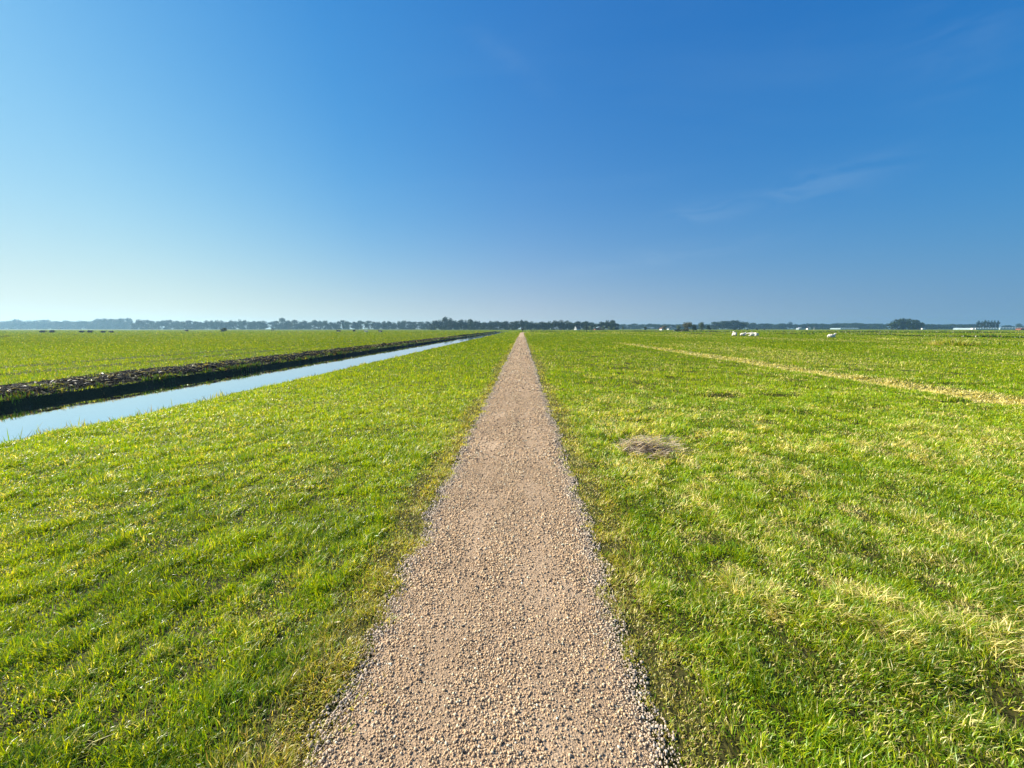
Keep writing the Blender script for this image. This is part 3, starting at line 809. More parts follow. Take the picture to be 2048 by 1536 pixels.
# silhouette of the near tree line from the left edge to the farmstead (photo column, row of the top, distance)
LINE = [
 (-30, 641), (-12, 640.5), (4, 641), (18, 641), (31, 638), (43, 640.5), (60, 639.5), (75, 640), (93, 639), (108, 641), (118, 641.5), (132, 640.5), (147, 642.3), (162, 640.5), (174, 641.5), (188, 641)]
BLOCK = [(199, 636.5), (208, 636.3), (217, 636.5), (226, 636.7), (236, 636.3), (246, 636), (256, 635.3)]
MIDL = [(270, 644), (282, 638), (296, 639), (305, 641), (318, 641), (330, 639.5), (342, 639.3), (355, 640.5), (368, 641.5), (380, 640), (393, 642), (402, 643), (414, 640.5), (424, 640), (434, 639), (444, 640.5), (453, 642.5),
 (463, 639.5), (472, 641), (481, 637.5), (490, 639), (499, 641.5), (509, 641), (519, 641.5), (529, 641), (545, 642), (554, 641), (566, 635), (577, 640), (590, 639), (599, 641.5), (609, 640), (619, 643), (630, 639), (641, 640.8), (651, 640), (661, 643.5),
 (670, 643), (678, 642), (686, 639.8), (696, 641.5), (710, 643), (722, 640), (737, 641.2), (748, 643), (757, 642.3), (768, 642), (778, 641.3), (788, 643), (799, 641), (808, 640), (819, 642), (830, 643), (843, 643), (855, 642.2)]
DARKL = [(869, 640), (880, 638), (892, 633), (903, 635), (913, 640), (923, 638), (932, 638.5), (941, 637.5), (950, 640.5), (956, 641), (969, 643.5), (981, 641), (993, 641), (1004, 642.5), (1014, 641.5), (1024, 643), (1034, 641.5), (1043, 639), (1052, 640),
 (1062, 642.5), (1073, 644), (1084, 642), (1090, 644), (1099, 641), (1110, 640), (1122, 638.5), (1133, 640.5), (1142, 642.5), (1155, 641.5), (1166, 643.5), (1174, 641.5), (1184, 646), (1193, 645.5), (1203, 643), (1214, 639), (1225, 639.5), (1232, 646)]
def row(L, D0, jit, lab, grp, wf=1.45, kinds=('round', 'wide'), mat=None, special={}):
    for i, (px, top) in enumerate(L):
        a = L[i - 1][0] if i else px - 11; b2 = L[i + 1][0] if i < len(L) - 1 else px + 11
        w = min(26, (b2 - a) * 0.5 * wf + 2)
        lb = special.get(px)
        tree(px, D0 + rt.uniform(-jit, jit), top, w, rt.choice(kinds), mat, lb or lab, None if lb else grp)
row(LINE, 850, 18, 'hazy blue tree in the closed row at the far left of the horizon', 'trees in the closed row at the far left of the horizon', 1.9)
row(BLOCK, 850, 6, 'tall tree in the flat topped block standing above the left row of trees', 'trees in the flat topped block on the left', 2.0, ('wide',))
row(MIDL, 700, 16, 'hazy rounded tree in the loose row on the horizon above the left field', 'rounded trees in the loose row above the left field', 1.5,
    special={566: 'tallest rounded tree above the left field, rising over its neighbours in the loose row', 282: 'broad hazy tree beside the gap at the right of the flat topped block', 545: 'low tree just right of the open gap in the loose row above the left field'})
row(DARKL, 520, 12, 'dark blue green tree in the dense belt behind the end of the path', 'trees in the dense belt behind the end of the path', 1.75,
    special={892: 'tallest domed tree of the dense belt, left of the end of the ditch', 1214: 'pale green topped tall tree above the right end of the dense belt', 1122: 'highest tree just left of the white gabled house'})
# lower trees filling the belt from behind (the row is several trees deep)
for px in range(-20, 262, 13): tree(px + rt.uniform(-3, 3), 880 + rt.uniform(-8, 8), rt.uniform(642, 644.5), 24, 'wide', None, 'low hazy tree behind the closed row at the far left', 'low trees behind the closed row at the far left')
for px in range(276, 850, 19):
    if 532 < px < 544 or 700 < px < 706 or 728 < px < 733: continue
    tree(px + rt.uniform(-4, 4), 735 + rt.uniform(-8, 8), rt.uniform(644, 648), 22, 'wide', None, 'low hazy tree filling behind the loose row above the left field', 'low trees behind the loose row')
for px in range(868, 1228, 16): tree(px + rt.uniform(-4, 4), 548 + rt.uniform(-6, 6), rt.uniform(643, 646), 26, 'wide', None, 'low dark tree deep inside the dense belt behind the path', 'low trees inside the dense belt')
# far wood to the right
FAR = []
px = 1238
while px < 1420:
    FAR.append((px, rt.uniform(646.4, 648.8))); px += rt.uniform(8, 12)
row(FAR, 1080, 22, 'small dark tree of the far wood between the farmstead and the square copse', 'trees of the far wood right of the farmstead', 2.2, ('wide',))
COPSE = [(1428, 643), (1437, 641.8), (1446, 641.5), (1456, 641), (1465, 640), (1474, 640), (1483, 641.5), (1489, 643)]
row(COPSE, 760, 8, 'tree of the square topped copse behind the white cattle', 'trees of the square topped copse', 2.0, ('wide', 'round'))
FAR2 = [(1498, 647), (1505, 645), (1513, 648), (1523, 646.5), (1533, 646.5)]
px = 1543
while px < 1776:
    if abs(px - 1580) > 5: FAR2.append((px, 646.8 + rt.uniform(-.9, 1.0) - (1.3 if 1665 < px < 1722 else 0)))
    px += rt.uniform(8, 12)
row(FAR2, 1060, 20, 'small dark tree of the long far wood behind the lone white cow', 'trees of the long far wood', 2.2, ('wide',))
tree(1580, 1040, 643.3, 13, 'round', None, 'single rounded tree rising above the long far wood, right of the white cattle')
DOME = [(1784, 642), (1795, 637.5), (1806, 636), (1818, 637), (1829, 639), (1836, 644)]
row(DOME, 640, 8, 'tree of the dome shaped grove standing above the right far wood', 'trees of the dome shaped grove', 2.3, ('wide', 'round'))
FAR3 = []
px = 1843
while px < 1950:
    FAR3.append((px, rt.uniform(647.3, 648.6))); px += rt.uniform(8, 11)
row(FAR3, 930, 14, 'small dark tree of the even hedge like wood left of the poplars', 'trees of the even wood left of the poplars', 2.2, ('wide',))
POP = [(1955, 641.5), (1962, 642.5), (1968, 640), (1974.5, 641), (1981, 641), (1987, 641), (1994, 640.7)]
for i, (px, top) in enumerate(POP):
    tree(px, 640 + rt.uniform(-3, 3), top, 8.2, 'poplar', None, 'tall narrow poplar in the row above the long greenhouse' if i < 6 else 'poplar standing a little apart at the right end of the poplar row', 'poplars above the greenhouse' if i < 6 else None)
for px, top, w in ((2008, 650.5, 12), (2016, 649.5, 12), (2026, 652, 12), (2038, 646, 14), (2050, 650, 14), (2062, 648, 16)):
    tree(px, 1150, top, w, 'wide', None, 'pale distant tree above the greenhouse roofs at the right edge' if px != 2038 else 'rounded distant tree sticking up at the right edge of the view', 'distant trees at the right edge' if px != 2038 else None)
# nearer trees and bushes by the dark fence
tree(1375, 330, 643, 26, 'wide', m_brownleaf, 'broad grey brown tree behind the dark wooden fence')
tree(1388, 345, 648, 14, 'wide', m_leaf, 'dark lower tree tucked against the right side of the broad grey brown tree')
tree(1403, 335, 643.2, 15, 'round', m_willow, 'rounded grey green tree right of the broad grey brown tree')
tree(1357, 320, 650, 13, 'bush', m_willow, 'low green bush at the left foot of the broad grey brown tree', cat='bush')
tree(1417, 330, 650, 12, 'bush', m_leaf, 'dark bush right of the rounded grey green tree', cat='bush')
tree(1328, 420, 650.5, 14, 'bush', m_brownleaf, 'brownish bush with a small pale shed beside it', cat='bush')
tree(1291, 420, 652.5, 10, 'bush', m_leaf, 'small green bush in front of the far wood', cat='bush')
for px, top, w, lb in ((1170, 652, 9, 'grey green willow right of the white gabled house'), (1180, 651.5, 8, 'grey green willow just right of the tall pole'), (1190, 652.5, 9, 'pale willow between the tall pole and the farm barn'),
                       (1206, 651.5, 9, 'pale willow behind the farm barn'), (1218, 652.5, 7, 'small pale willow under the tall pale green tree'), (1228, 653, 9, 'pale willow at the right end of the dense tree belt'), (1246, 652, 6, 'lone small bush just right of the dense tree belt')):
    tree(px, 440, top, w, 'bush', m_willow, lb, cat='bush')

# ------------------------------------------------------------------ buildings
m_white = simple('white_render', (.80, .79, .76), .7, .04)
m_tile = simple('red_brown_tiles', (.16, .07, .045), .8, .3, 2)
m_dark = simple('tarred_boards', (.020, .020, .022), .8, .4, 8)
m_glass = simple('window_glass', (.03, .04, .05), .15, .1, 1, .6)
m_wood = simple('weathered_wood', (.10, .08, .06), .9, .4, 10)
m_pale = simple('greenhouse_glass', (.40, .50, .50), .35, .12, .2, .5)
m_metal = simple('pale_metal', (.55, .58, .60), .5, .1, 1)
m_brick = simple('red_brick', (.30, .11, .07), .85, .2, 3)
m_rubber = simple('rubber', (.015, .015, .016), .8, .1)
def boxp(x0, x1, y0, y1, z0, z1):
    v = [(x0, y0, z0), (x1, y0, z0), (x1, y1, z0), (x0, y1, z0), (x0, y0, z1), (x1, y0, z1), (x1, y1, z1), (x0, y1, z1)]
    return v, [(0, 3, 2, 1), (4, 5, 6, 7), (0, 1, 5, 4), (1, 2, 6, 5), (2, 3, 7, 6), (3, 0, 4, 7)]
def gable(w, l, he, hr):
    """walls with gables on +-y ends, base at 0, centred; width w (x), length l (y)"""
    a, b2 = w / 2, l / 2
    v = [(-a, -b2, 0), (a, -b2, 0), (a, -b2, he), (0, -b2, hr), (-a, -b2, he), (-a, b2, 0), (a, b2, 0), (a, b2, he), (0, b2, hr), (-a, b2, he)]
    return v, [(0, 1, 2, 3, 4), (9, 8, 7, 6, 5), (0, 4, 9, 5), (1, 6, 7, 2), (0, 5, 6, 1), (2, 7, 8, 3), (3, 8, 9, 4)]
def roofp(w, l, he, hr, o=.35, t_=.18):
    P = []
    a, b2 = w / 2, l / 2 + o
    sl = (hr - he) / a
    for s in (-1, 1):
        x1, z1 = s * (a + o), he - sl * o
        v = [(0, -b2, hr + .02), (x1, -b2, z1 + .02), (x1, b2, z1 + .02), (0, b2, hr + .02), (0, -b2, hr + t_ + .05), (x1, -b2, z1 + t_), (x1, b2, z1 + t_), (0, b2, hr + t_ + .05)]
        P.append((v, [(0, 3, 2, 1), (4, 5, 6, 7), (0, 1, 5, 4), (1, 2, 6, 5), (2, 3, 7, 6), (3, 0, 4, 7)]))
    return P
def house(name, px, D, w, l, he, hr, rz, wall, roof, label, cat, wins=3):
    r = empty(name, (at(px, D), D, 0), rz)
    pymesh('wall', [gable(w, l, he, hr)], wall, r)
    pymesh('roof', roofp(w, l, he, hr), roof, r)
    for i in range(wins):
        x0 = -w / 2 + w * (i + .5) / wins - .45
        f = pymesh('window', [boxp(x0, x0 + .9, -l / 2 - .06, -l / 2 - .003, 1.0, 2.1)], m_white, r)
        pymesh('pane', [boxp(x0 + .1, x0 + .8, -l / 2 - .09, -l / 2 - .062, 1.1, 2.0)], m_glass, f)
    tag(r, label, cat)
    return r
house('house', 1154, 500, 3.8, 8, 1.9, 5.4, math.radians(-42), m_white, m_tile, 'small white gabled house at the foot of the dense tree belt', 'house', 1)
house('barn', 1198, 470, 11, 6, 2.0, 3.6, math.radians(8), m_brick, m_pale, 'low barn with a pale roof among the willows', 'barn', 3)
house('shed', 1323, 400, 2.4, 3, 1.7, 2.4, math.radians(30), m_white, m_tile, 'small pale shed beside the brownish bush', 'shed', 1)
house('farmhouse', 1617, 640, 4.2, 7, 2.6, 5.0, math.radians(-15), m_white, m_dark, 'white farmhouse with a dark roof in front of the long far wood', 'house', 2)
house('barn', 1600, 660, 9, 6, 1.9, 3.0, math.radians(5), m_pale, m_metal, 'long pale shed left of the white farmhouse with the dark roof', 'barn', 2)
house('barn', 1345, 600, 14, 7, 1.8, 3.4, math.radians(4), m_metal, m_dark, 'low grey barn against the far wood, left of the broad grey brown tree', 'barn', 3)
def greenhouse(px, D, w, bays, h, label):
    r = empty('greenhouse', (at(px, D), D, 0), 0)
    bw = w / bays
    pymesh('wall', [boxp(-w / 2, w / 2, 0, 30, 0, h)], m_pale, r)
    P = []
    for i in range(bays):
        x0 = -w / 2 + bw * i
        v = [(x0, -.1, h + .01), (x0 + bw, -.1, h + .01), (x0 + bw / 2, -.1, h + .9), (x0, 30.1, h + .01), (x0 + bw, 30.1, h + .01), (x0 + bw / 2, 30.1, h + .9)]
        P.append((v, [(0, 1, 2), (5, 4, 3), (0, 3, 4, 1), (1, 4, 5, 2), (2, 5, 3, 0)]))
    pymesh('roof', P, m_pale, r)
    F = []
    for i in range(bays + 1):
        x0 = -w / 2 + bw * i
        F.append(boxp(x0 - .06, x0 + .06, -.14, -.003, 0, h))
    pymesh('frame', F, m_metal, r)
    tag(r, label, 'greenhouse')
greenhouse(1974, 600, 34, 9, 1.7, 'long pale greenhouse in front of the poplar row')
greenhouse(2036, 700, 60, 12, 2.3, 'grey blue greenhouse running out of the right edge of the view')
greenhouse(1700, 900, 42, 9, 2.0, 'faint pale greenhouse in front of the middle of the long far wood')

# tall pole with a cross arm
r = empty('utility_pole', (at(1173, 205), 205, 0), .3)
pymesh('pole', [tube([(0, 0, -.2), (0, 0, 3.9)], [.15, .11], 8)], m_dark, r)
pymesh('cross_arm', [boxp(-1.1, 1.1, -.15, -.11, 2.1, 2.28)], m_dark, r)
pymesh('brace', [tube([(-.8, -.13, 2.1), (0, -.13, 1.5)], [.03, .03], 5), tube([(.8, -.13, 2.1), (0, -.13, 1.5)], [.03, .03], 5)], m_dark, r)
tag(r, 'dark wooden pole with a cross arm standing in front of the tree belt', 'pole')
# dark fence
r = empty('fence', (at(1363.5, 205), 205, 0), 0)
pymesh('boards', [boxp(-3.6 + i * .3, -3.6 + i * .3 + .24, -.02, .02, .02, 1.15 + .05 * ((i * 7) % 3)) for i in range(24)], m_dark, r)
pymesh('rail', [boxp(-3.6, 3.6, .023, .08, .25, .35), boxp(-3.6, 3.6, .023, .08, .85, .95)], m_dark, r)
for x0 in (-3.7, 0, 3.7): pymesh('post', [boxp(x0 - .06, x0 + .06, .083, .20, 0, 1.3)], m_wood, r)
tag(r, 'dark boarded fence in the field in front of the broad grey brown tree', 'fence')
r = empty('gate_post', (at(1348.5, 204), 204, 0))
pymesh('post', [tube([(0, 0, -.1), (0, 0, .95)], [.11, .10], 8)], m_white, r)
pymesh('cap', [tube([(0, 0, .953), (0, 0, 1.02)], [.12, .05], 8)], m_metal, r)
tag(r, 'short white post at the left end of the dark boarded fence', 'post')
r = empty('marker_post', (at(1628, 420), 420, 0))
pymesh('post', [tube([(0, 0, -.1), (0, 0, 2.9)], [.13, .12], 8)], m_white, r)
pymesh('cap', [tube([(0, 0, 2.903), (0, 0, 3.0)], [.14, .06], 8)], m_metal, r)
tag(r, 'thin pale post right of the white farmhouse', 'post')
# dark frame standing in the left field
r = empty('wooden_goal', (at(545, 235), 235, 0), .2)
for x0 in (-.42, .42): pymesh('post', [boxp(x0 - .12, x0 + .12, -.1, .1, 0, 1.45)], m_dark, r)
pymesh('lintel', [boxp(-.54, .54, -.11, .11, 1.453, 1.68)], m_dark, r)
tag(r, 'dark upright frame of two posts and a lintel in the left field', 'wooden frame')
# vans beyond the right field
def van(px, D, rz, label, L=5.0, H=2.2):
    r = empty('van', (at(px, D), D, 0), rz)
    prof = [(-L / 2, .45), (L / 2, .45), (L / 2, 1.05), (L / 2 - .75, 1.25), (L / 2 - 1.35, H - .1), (L / 2 - 1.7, H), (-L / 2, H)]
    v = [(x, -.95, z) for x, z in prof] + [(x, .95, z) for x, z in prof]; n = len(prof)
    f = [tuple(range(n)), tuple(range(2 * n - 1, n - 1, -1))] + [(i, i + n, (i + 1) % n + n, (i + 1) % n) for i in range(n)]
    pymesh('body', [(v, f)], m_white, r)
    pymesh('window', [boxp(L / 2 - 1.95, L / 2 - 1.3, -.975, -.953, 1.3, 1.85)], m_glass, r)
    for x0 in (-L / 2 + .95, L / 2 - .95):
        for s in (-1, 1):
            pymesh('wheel', [tube([(x0, s * .99 - .1 * s, .36), (x0, s * .99, .36)], [.36, .36], 14)], m_rubber, r)
    tag(r, label, 'van')
van(1847, 560, 0.05, 'white van on the far lane in front of the even hedge like wood')
van(1945, 540, 1.35, 'white van seen end on, left one of the pair beside the greenhouse', 4.4, 2.4)
van(1949.5, 542, 1.45, 'white van seen end on, right one of the pair beside the greenhouse', 4.4, 2.4)
house('shed', 2041, 420, 5.0, 4, 1.5, 2.2, .1, m_brick, m_tile, 'low red brick shed in front of the greenhouse at the right edge', 'shed', 1)

# ------------------------------------------------------------------ skinned figures
def skin(name, verts, edges, rad, mat, parent=None, sub=1, root=0):
    me = bpy.data.meshes.new(name); me.from_pydata(verts, edges, []); me.update()
    o = bpy.data.objects.new(name, me); COL.objects.link(o)
    md = o.modifiers.new('s', 'SKIN'); md.use_smooth_shade = True
    for i, r in enumerate(rad):
        me.skin_vertices[0].data[i].radius = r if isinstance(r, tuple) else (r, r)
    me.skin_vertices[0].data[root].use_root = True
    sb = o.modifiers.new('u', 'SUBSURF'); sb.levels = sub; sb.render_levels = sub
    dg = bpy.context.evaluated_depsgraph_get(); dg.update()
    m2 = bpy.data.meshes.new_from_object(o.evaluated_get(dg))
    bpy.data.objects.remove(o); bpy.data.meshes.remove(me)
    m2.name = name; m2.materials.clear(); m2.materials.append(mat)
    o2 = bpy.data.objects.new(name, m2); COL.objects.link(o2)
    if parent: o2.parent = parent
    return o2
m_cream = simple('cream_cow_hide', (.74, .67, .55), .85, .10, 3)
m_black = simple('black_cow_hide', (.022, .020, .020), .7, .3, 3)
m_pied, t, b, o_ = material('black_and_white_cow_hide')
n_ = N(t, 'TexNoise'); n_.inputs['Scale'].default_value = 1.8; n_.inputs['Detail'].default_value = 1
tcx = N(t, 'TexCoord'); t.links.new(tcx.outputs['Object'], n_.inputs[0])
r_n = N(t, 'ValToRGB'); r_n.color_ramp.interpolation = 'CONSTANT'
r_n.color_ramp.elements[0].color = (.02, .018, .018, 1); r_n.color_ramp.elements[1].color = (.75, .72, .68, 1); r_n.color_ramp.elements[1].position = .56
t.links.new(n_.outputs[0], r_n.inputs[0]); t.links.new(r_n.outputs[0], b.inputs['Base Color']); b.inputs['Roughness'].default_value = .8
m_pink = simple('muzzle', (.42, .26, .22), .7, .1)
def lying_cow(mat, up=True):
    r = empty('cow', (0, 0, 0))
    hz, hx = (1.02, .98) if up else (.62, 1.15)
    V = [(0, 0, .45), (-.45, 0, .44), (-.85, 0, .40), (-1.02, 0, .42), (.42, 0, .47), (.70, 0, .62), (.86, 0, (.62 + hz) / 2 + .02), (hx, 0, hz), (hx + .22, 0, hz - .10), (hx + .36, 0, hz - .19),
         (.50, .26, .30), (.82, .30, .13), (.48, .34, .08), (.50, -.26, .30), (.85, -.28, .12), (.50, -.36, .08),
         (-.62, .30, .28), (-.15, .46, .14), (-.50, .52, .07), (-.62, -.30, .28), (-.12, -.42, .14), (-.46, -.50, .07), (-1.10, .03, .25), (-1.12, .10, .08)]
    E = [(0, 1), (1, 2), (2, 3), (0, 4), (4, 5), (5, 6), (6, 7), (7, 8), (8, 9), (4, 10), (10, 11), (11, 12), (4, 13), (13, 14), (14, 15), (1, 16), (16, 17), (17, 18), (1, 19), (19, 20), (20, 21), (3, 22), (22, 23)]
    R = [(.43, .42), (.44, .40), (.34, .34), (.16, .16), (.36, .40), (.24, .28), (.17, .20), (.14, .15), (.11, .11), (.09, .08), .13, .08, .05, .13, .08, .05, .2, .11, .05, .2, .11, .05, .04, .035]
    skin('body', V, E, R, mat, r)
    for s in (-1, 1):
        v = [(hx - .06, s * .12, hz + .05), (hx + .02, s * .12, hz + .07), (hx - .04, s * .30, hz + .02), (hx - .03, s * .14, hz + .10)]
        pymesh('ear', [(v, [(0, 1, 2), (1, 3, 2), (3, 0, 2), (0, 3, 1)])], mat, r)
    pymesh('muzzle', [tube([(hx + .37, 0, hz - .19), (hx + .47, 0, hz - .24)], [.085, .06], 8)], m_pink, r)
    return r
def standing_cow(mat):
    r = empty('cow', (0, 0, 0))
    V = [(0, 0, .95), (-.5, 0, .98), (-.85, 0, 1.0), (.45, 0, .95), (.75, 0, .92), (1.0, 0, .62), (1.15, 0, .35), (1.28, 0, .12),
         (.50, .20, .62), (.52, .20, .33), (.52, .20, .04), (.50, -.20, .62), (.44, -.20, .33), (.42, -.20, .04),
         (-.68, .22, .70), (-.80, .22, .42), (-.74, .22, .04), (-.68, -.22, .70), (-.74, -.22, .42), (-.62, -.22, .04), (-1.0, 0, .95), (-1.05, 0, .5)]
    E = [(0, 1), (1, 2), (0, 3), (3, 4), (4, 5), (5, 6), (6, 7), (3, 8), (8, 9), (9, 10), (3, 11), (11, 12), (12, 13), (1, 14), (14, 15), (15, 16), (1, 17), (17, 18), (18, 19), (2, 20), (20, 21)]
    R = [(.36, .36), (.35, .34), (.24, .26), (.32, .36), (.22, .26), .16, .14, .09, .12, .07, .055, .12, .07, .055, .16, .08, .055, .16, .08, .055, .05, .03]
    skin('body', V, E, R, mat, r)
    for s in (-1, 1):
        v = [(1.06, s * .12, .45), (1.12, s * .12, .42), (1.05, s * .28, .42), (1.08, s * .13, .50)]
        pymesh('ear', [(v, [(0, 1, 2), (1, 3, 2), (3, 0, 2), (0, 3, 1)])], mat, r)
    return r
def place(src, px, D, rz, label, group=None, sc=1.0, z=None, used=set()):
    x = at(px, D)
    if src.name in used:
        r = src.copy(); COL.objects.link(r)
        for c in list(src.children):
            k = c.copy(); COL.objects.link(k); k.parent = r
    else:
        used.add(src.name); r = src
    r.location = (x, D, float(gz(x, D)) if z is None else z); r.rotation_euler = (0, 0, rz); r.scale = (sc, sc, sc * (1.3 if src.children[0].data.materials[0] is m_black else 1.0))
    for k in ('group',):
        if k in r: del r[k]
    return tag(r, label, 'cow', group)
LW = lying_cow(m_cream, True)
place(LW, 1469.5, 90, math.radians(75), 'cream white cow lying seen from behind, left of the group of three', 'white cattle in the right field', .95)
place(LW, 1487.5, 90, math.radians(25), 'cream white cow lying with its head raised, middle of the group of three', 'white cattle in the right field', .82)
LW2 = lying_cow(m_cream, False)
place(LW2, 1507.5, 86, math.radians(168), 'cream white cow lying broadside with its head low, right of the group of three', 'white cattle in the right field', 1.0)
place(LW, 1665, 72, math.radians(12), 'lone cream white cow lying apart from the other white cattle', 'white cattle in the right field', .78)
LB = lying_cow(m_black, False)
for i, (px, D, a, sc, lb) in enumerate([
        (84, 150, 40, 0.85, 'black cow lying at the far left, first of the row of lying cattle'), (103, 150, 100, 0.94, 'black cow lying broad second in the row at the far left'),
        (162, 152, 70, 0.77, 'black cow lying third in the row of lying cattle'), (179, 150, 10, 0.89, 'long backed black cow lying fourth in the row'),
        (205, 150, 20, 0.72, 'black cow lying fifth in the row, below the flat topped tree block'), (222, 150, 190, 0.72, 'black cow lying at the right end of the row below the tree block')]):
    place(LB, px, D, math.radians(a), lb, 'dark cattle lying in the left field', sc)
LP = lying_cow(m_pied, True)
place(LP, 677, 190, math.radians(200), 'black and white cow lying above the left field edge with white belly', 'pied cattle beyond the ditch', 1.0)
place(LP, 760.5, 178, math.radians(170), 'black and white cow lying nearest to the ditch, right of the white cow', 'pied cattle beyond the ditch', 1.0)
place(LB, 708, 210, math.radians(80), 'dark cow lying between the pied cow and the white cow', 'dark cattle lying in the left field', .9)
place(LW, 732, 185, math.radians(215), 'white cow lying alone among dark cattle beyond the ditch', None, .85)
place(LB, 373, 220, math.radians(185), 'small black cow lying high in the middle of the left field', None, .9)
SB = standing_cow(m_black)
for i, (px, D, a, lb) in enumerate([(1469, 360, 5, 'dark cow grazing far behind the white cattle, left one'), (1479, 360, 185, 'dark cow grazing far behind the white cattle, middle one'), (1495, 400, 30, 'dark cow grazing far behind the white cattle, right one'),
                                    (1514, 420, 10, 'dark grazing cow standing far off below the gap right of the copse'), (1529, 400, 90, 'dark cow standing end on in the far pasture')]):
    place(SB, px, D, math.radians(a), lb, 'dark cattle grazing in the far pasture')

# person walking on the path
m_coat = simple('black_coat', (.015, .015, .018), .8, .1); m_trs = simple('khaki_trousers', (.16, .14, .09), .9, .1)
m_skin = simple('skin', (.42, .26, .19), .6, .05); m_hair = simple('dark_hair', (.03, .02, .015), .7, .2)
D = 158.0
pr = empty('person', (at(1045.3, D), D, float(gz(0, D)) + .02), math.radians(180))
V = [(0, 0, .95), (0, 0, 1.15), (0, 0, 1.38), (0, 0, 1.50), (0, .01, 1.62), (0, 0, 1.70), (.10, 0, .88), (.11, -.10, .50), (.11, -.04, .09), (.11, -.20, .05), (-.10, 0, .88), (-.11, .14, .50), (-.11, .30, .12), (-.11, .20, .04),
     (.19, 0, 1.40), (.25, .08, 1.12), (.24, -.02, .88), (.24, -.04, .80), (-.19, 0, 1.40), (-.25, -.06, 1.12), (-.24, -.18, .92), (-.24, -.21, .85)]
E = [(0, 1), (1, 2), (2, 3), (3, 4), (4, 5), (0, 6), (6, 7), (7, 8), (8, 9), (0, 10), (10, 11), (11, 12), (12, 13), (2, 14), (14, 15), (15, 16), (16, 17), (2, 18), (18, 19), (19, 20), (20, 21)]
R = [(.15, .11), (.14, .11), (.17, .12), .055, .085, .075, .095, .065, .045, .035, .095, .065, .045, .035, .06, .045, .035, .03, .06, .045, .035, .03]
skin('body', V, E, R, m_skin, pr, 2)
skin('coat', V[:4] + [V[14], V[15], V[16], V[18], V[19], V[20]], [(0, 1), (1, 2), (2, 3), (2, 4), (4, 5), (5, 6), (2, 7), (7, 8), (8, 9)],
     [(.19, .15), (.17, .14), (.20, .15), .075, .085, .065, .055, .085, .065, .055], m_coat, pr, 2)
skin('trousers', [V[0], V[6], V[7], V[8], V[10], V[11], V[12]], [(0, 1), (1, 2), (2, 3), (0, 4), (4, 5), (5, 6)], [(.17, .13), .115, .085, .065, .115, .085, .065], m_trs, pr, 2)
skin('hair', [(0, .02, 1.66), (0, .03, 1.74)], [(0, 1)], [.098, .07], m_hair, pr, 2)
tag(pr, 'person in a dark coat and khaki trousers walking far along the gravel path', 'person')

# ------------------------------------------------------------------ rush tussocks, weeds, ditch vegetation
def tussock_mesh(n, h, w, cols, sd, wb=.02):
    a = rng.uniform(0, 6.28, n); r = np.sqrt(rng.random(n))
    x = r * np.cos(a) * w; y = r * np.sin(a) * w
    col = np.array(cols)[rng.integers(0, len(cols), n)] * rng.uniform(.6, 1.3, n)[:, None]
    V, F, P, C = blades('t', x, y, x * 0, h * rng.uniform(.4, 1.1, n) * (1 - .5 * r ** 2), np.full(n, wb), a, rng.uniform(0, .5, n) * (0.3 + r), rng.uniform(0, .5, n), col, None)
    o = mesh_obj('tuft', V, F, P, m_grass, col=C); me = o.data; bpy.data.objects.remove(o); return me
TM = [tussock_mesh(260, .38, .55, [DARKG, LUSH * .7, BROWN * .6], i, .035) for i in range(3)]
TM2 = [tussock_mesh(500, .85, .9, [DARKG, LUSH, OLIVE, STRAW * .8, YEL], i, .03) for i in range(3)]
TM3 = [tussock_mesh(400, .6, .8, [STRAW, STRAW * .7, BROWN, YEL], i, .03) for i in range(2)]
def tuss(px, D, me, label, sc=(1, 1, 1), group=None, name='rush_tussock', cat='rushes'):
    x = at(px, D)
    o = bpy.data.objects.new(name, me); COL.objects.link(o)
    o.location = (x, D, float(gz(x, D))); o.rotation_euler = (0, 0, rt.uniform(0, 6)); o.scale = sc
    return tag(o, label, cat, group)
tuss(10, 76, TM[0], 'dark rush tussock at the left edge of the far field', (.8, .8, 1.4))
tuss(0, 70, TM[1], 'low dark tussock cut by the left border of the view', (.7, .7, 1))
for px, D in ((136, 95), (148, 98), (166, 80), (312, 105), (326, 96), (410, 92), (425, 98), (447, 90), (560, 140), (620, 130), (45, 115), (262, 88), (390, 120), (350, 88), (500, 118)):
    tuss(px, D, TM[px % 3], 'small dark rush tuft scattered in the far left field', (.8, .8, .75), 'small rush tufts in the far left field')
tree(447, 170, 655, 14.5, 'bush', m_leaf, 'dark rounded heap of bush standing alone on the left field', cat='bush')
# dark bank vegetation along the cross ditch and other field ditches on the right
def ditchline(pA, pB, h, col, lab, name='ditch_reeds', dens=9, spread=.35, wb=.12):
    (xa, ya), (xb, yb) = pA, pB
    Ln = math.hypot(xb - xa, yb - ya); n = int(Ln * dens)
    u = rng.random(n)
    u = u[rng.random(n) < sst(.25, .55, fbm(u * Ln, u * 0 + ya, 9, 2))]; n = len(u)
    x = xa + (xb - xa) * u + rng.normal(0, spread, n); y = ya + (yb - ya) * u + rng.normal(0, spread, n)
    c = np.array(col)[rng.integers(0, len(col), n)] * rng.uniform(.6, 1.3, n)[:, None]
    V, F, P, C = blades('t', x, y, gz(x, y), h * rng.uniform(.4, 1.1, n) * (.6 + .7 * vn(x, y, 4, 5)), np.full(n, wb), rng.uniform(0, 6.3, n), rng.uniform(0, .5, n), rng.uniform(0, .4, n), c, None)
    o = mesh_obj(name, V, F, P, m_grass, col=C); return tag(o, lab, 'reeds', kind='stuff')
dk = [DARKG * .7, DARKG, BROWN * .45, LUSH * .6]; md = [DARKG, LUSH * .8, OLIVE * .8, BROWN * .7]; lt = [STRAW * .7, OLIVE, YEL]
def gp(px, D): return (at(px, D), D)
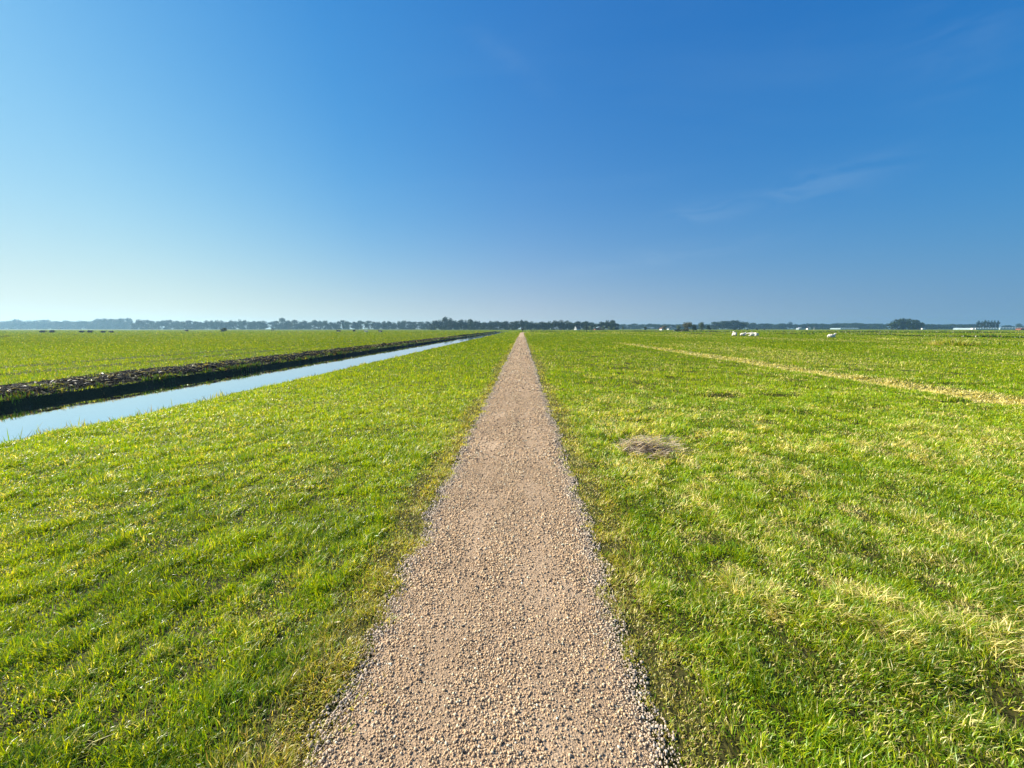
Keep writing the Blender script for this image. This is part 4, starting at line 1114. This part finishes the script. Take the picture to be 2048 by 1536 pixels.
ditchline(gp(1062, 215), gp(1345, 215), .75, dk, 'dark reed line of the cross ditch behind the right field', dens=22, wb=.16)
ditchline(gp(1345, 200), gp(1420, 200), .8, dk, 'dark reeds around the boarded fence', dens=22, wb=.16)
ditchline(gp(1330, 125), gp(1462, 118), .45, dk, 'low sedge line crossing the pasture left of the white cattle', dens=30)
ditchline(gp(1412, 180), gp(2100, 150), .85, dk, 'rough bank vegetation behind the white cattle', dens=40, spread=1.2, wb=.16)
ditchline(gp(1490, 120), gp(1790, 105), .55, dk, 'dark sedge strips between the cattle and the far bank', dens=24, spread=.6)
ditchline(gp(1790, 92), gp(2120, 66), .50, dk, 'dark line of the narrow ditch at the right of the field', dens=44, spread=.25)
ditchline(gp(1840, 48), gp(2150, 36), .40, [LUSH * .8, OLIVE, DARKG, YEL * .8], 'rank green growth along the right field edge', dens=60, spread=.9, wb=.05)
ditchline(gp(1750, 64), gp(2000, 44), .30, lt, 'pale dry grass strip at the right field edge', dens=34, spread=.8, wb=.07)
for i, (px, D, k, sc, lb) in enumerate([(1884, 40, 'd', 1.0, 'tan clump of dead weeds left of the green weeds at the right'), (1900, 40, 'g', 1.15, 'tall dark green weed clump at the right field edge'), (1913, 39, 'g', 1.1, 'dark green weed clump right of the tallest weed clump'),
                                        (1928, 39, 'd', .9, 'straw coloured weed clump between green weeds at the right'), (1938, 40, 'g', .95, 'green weed clump at the right end of the weed patch'), (1868, 42, 'g', .7, 'low green weed clump at the left end of the weed patch')]):
    tuss(px, D, (TM2 if k == 'g' else TM3)[i % 2], lb, (sc, sc, sc), None, 'weed_clump', 'weeds')

# ------------------------------------------------------------------ haze
hv = bpy.data.meshes.new('haze'); v_, f_ = boxp(-2100, 2100, -1000, 2500, -3, 34)
hv.from_pydata(v_, [], f_); hv.update()
ho = bpy.data.objects.new('haze', hv); COL.objects.link(ho)
mh = bpy.data.materials.new('haze_air'); mh.use_nodes = True; t = mh.node_tree; t.nodes.clear()
o_ = N(t, 'OutputMaterial'); pv = N(t, 'VolumePrincipled')
pv.inputs['Color'].default_value = (0.42, 0.74, 1.0, 1)
pv.inputs['Density'].default_value = 0.00027
pv.inputs['Anisotropy'].default_value = 0.45
t.links.new(pv.outputs[0], o_.inputs['Volume'])
hv.materials.append(mh)
tag(ho, 'pale blue summer haze over the flat fields', 'haze', kind='stuff')
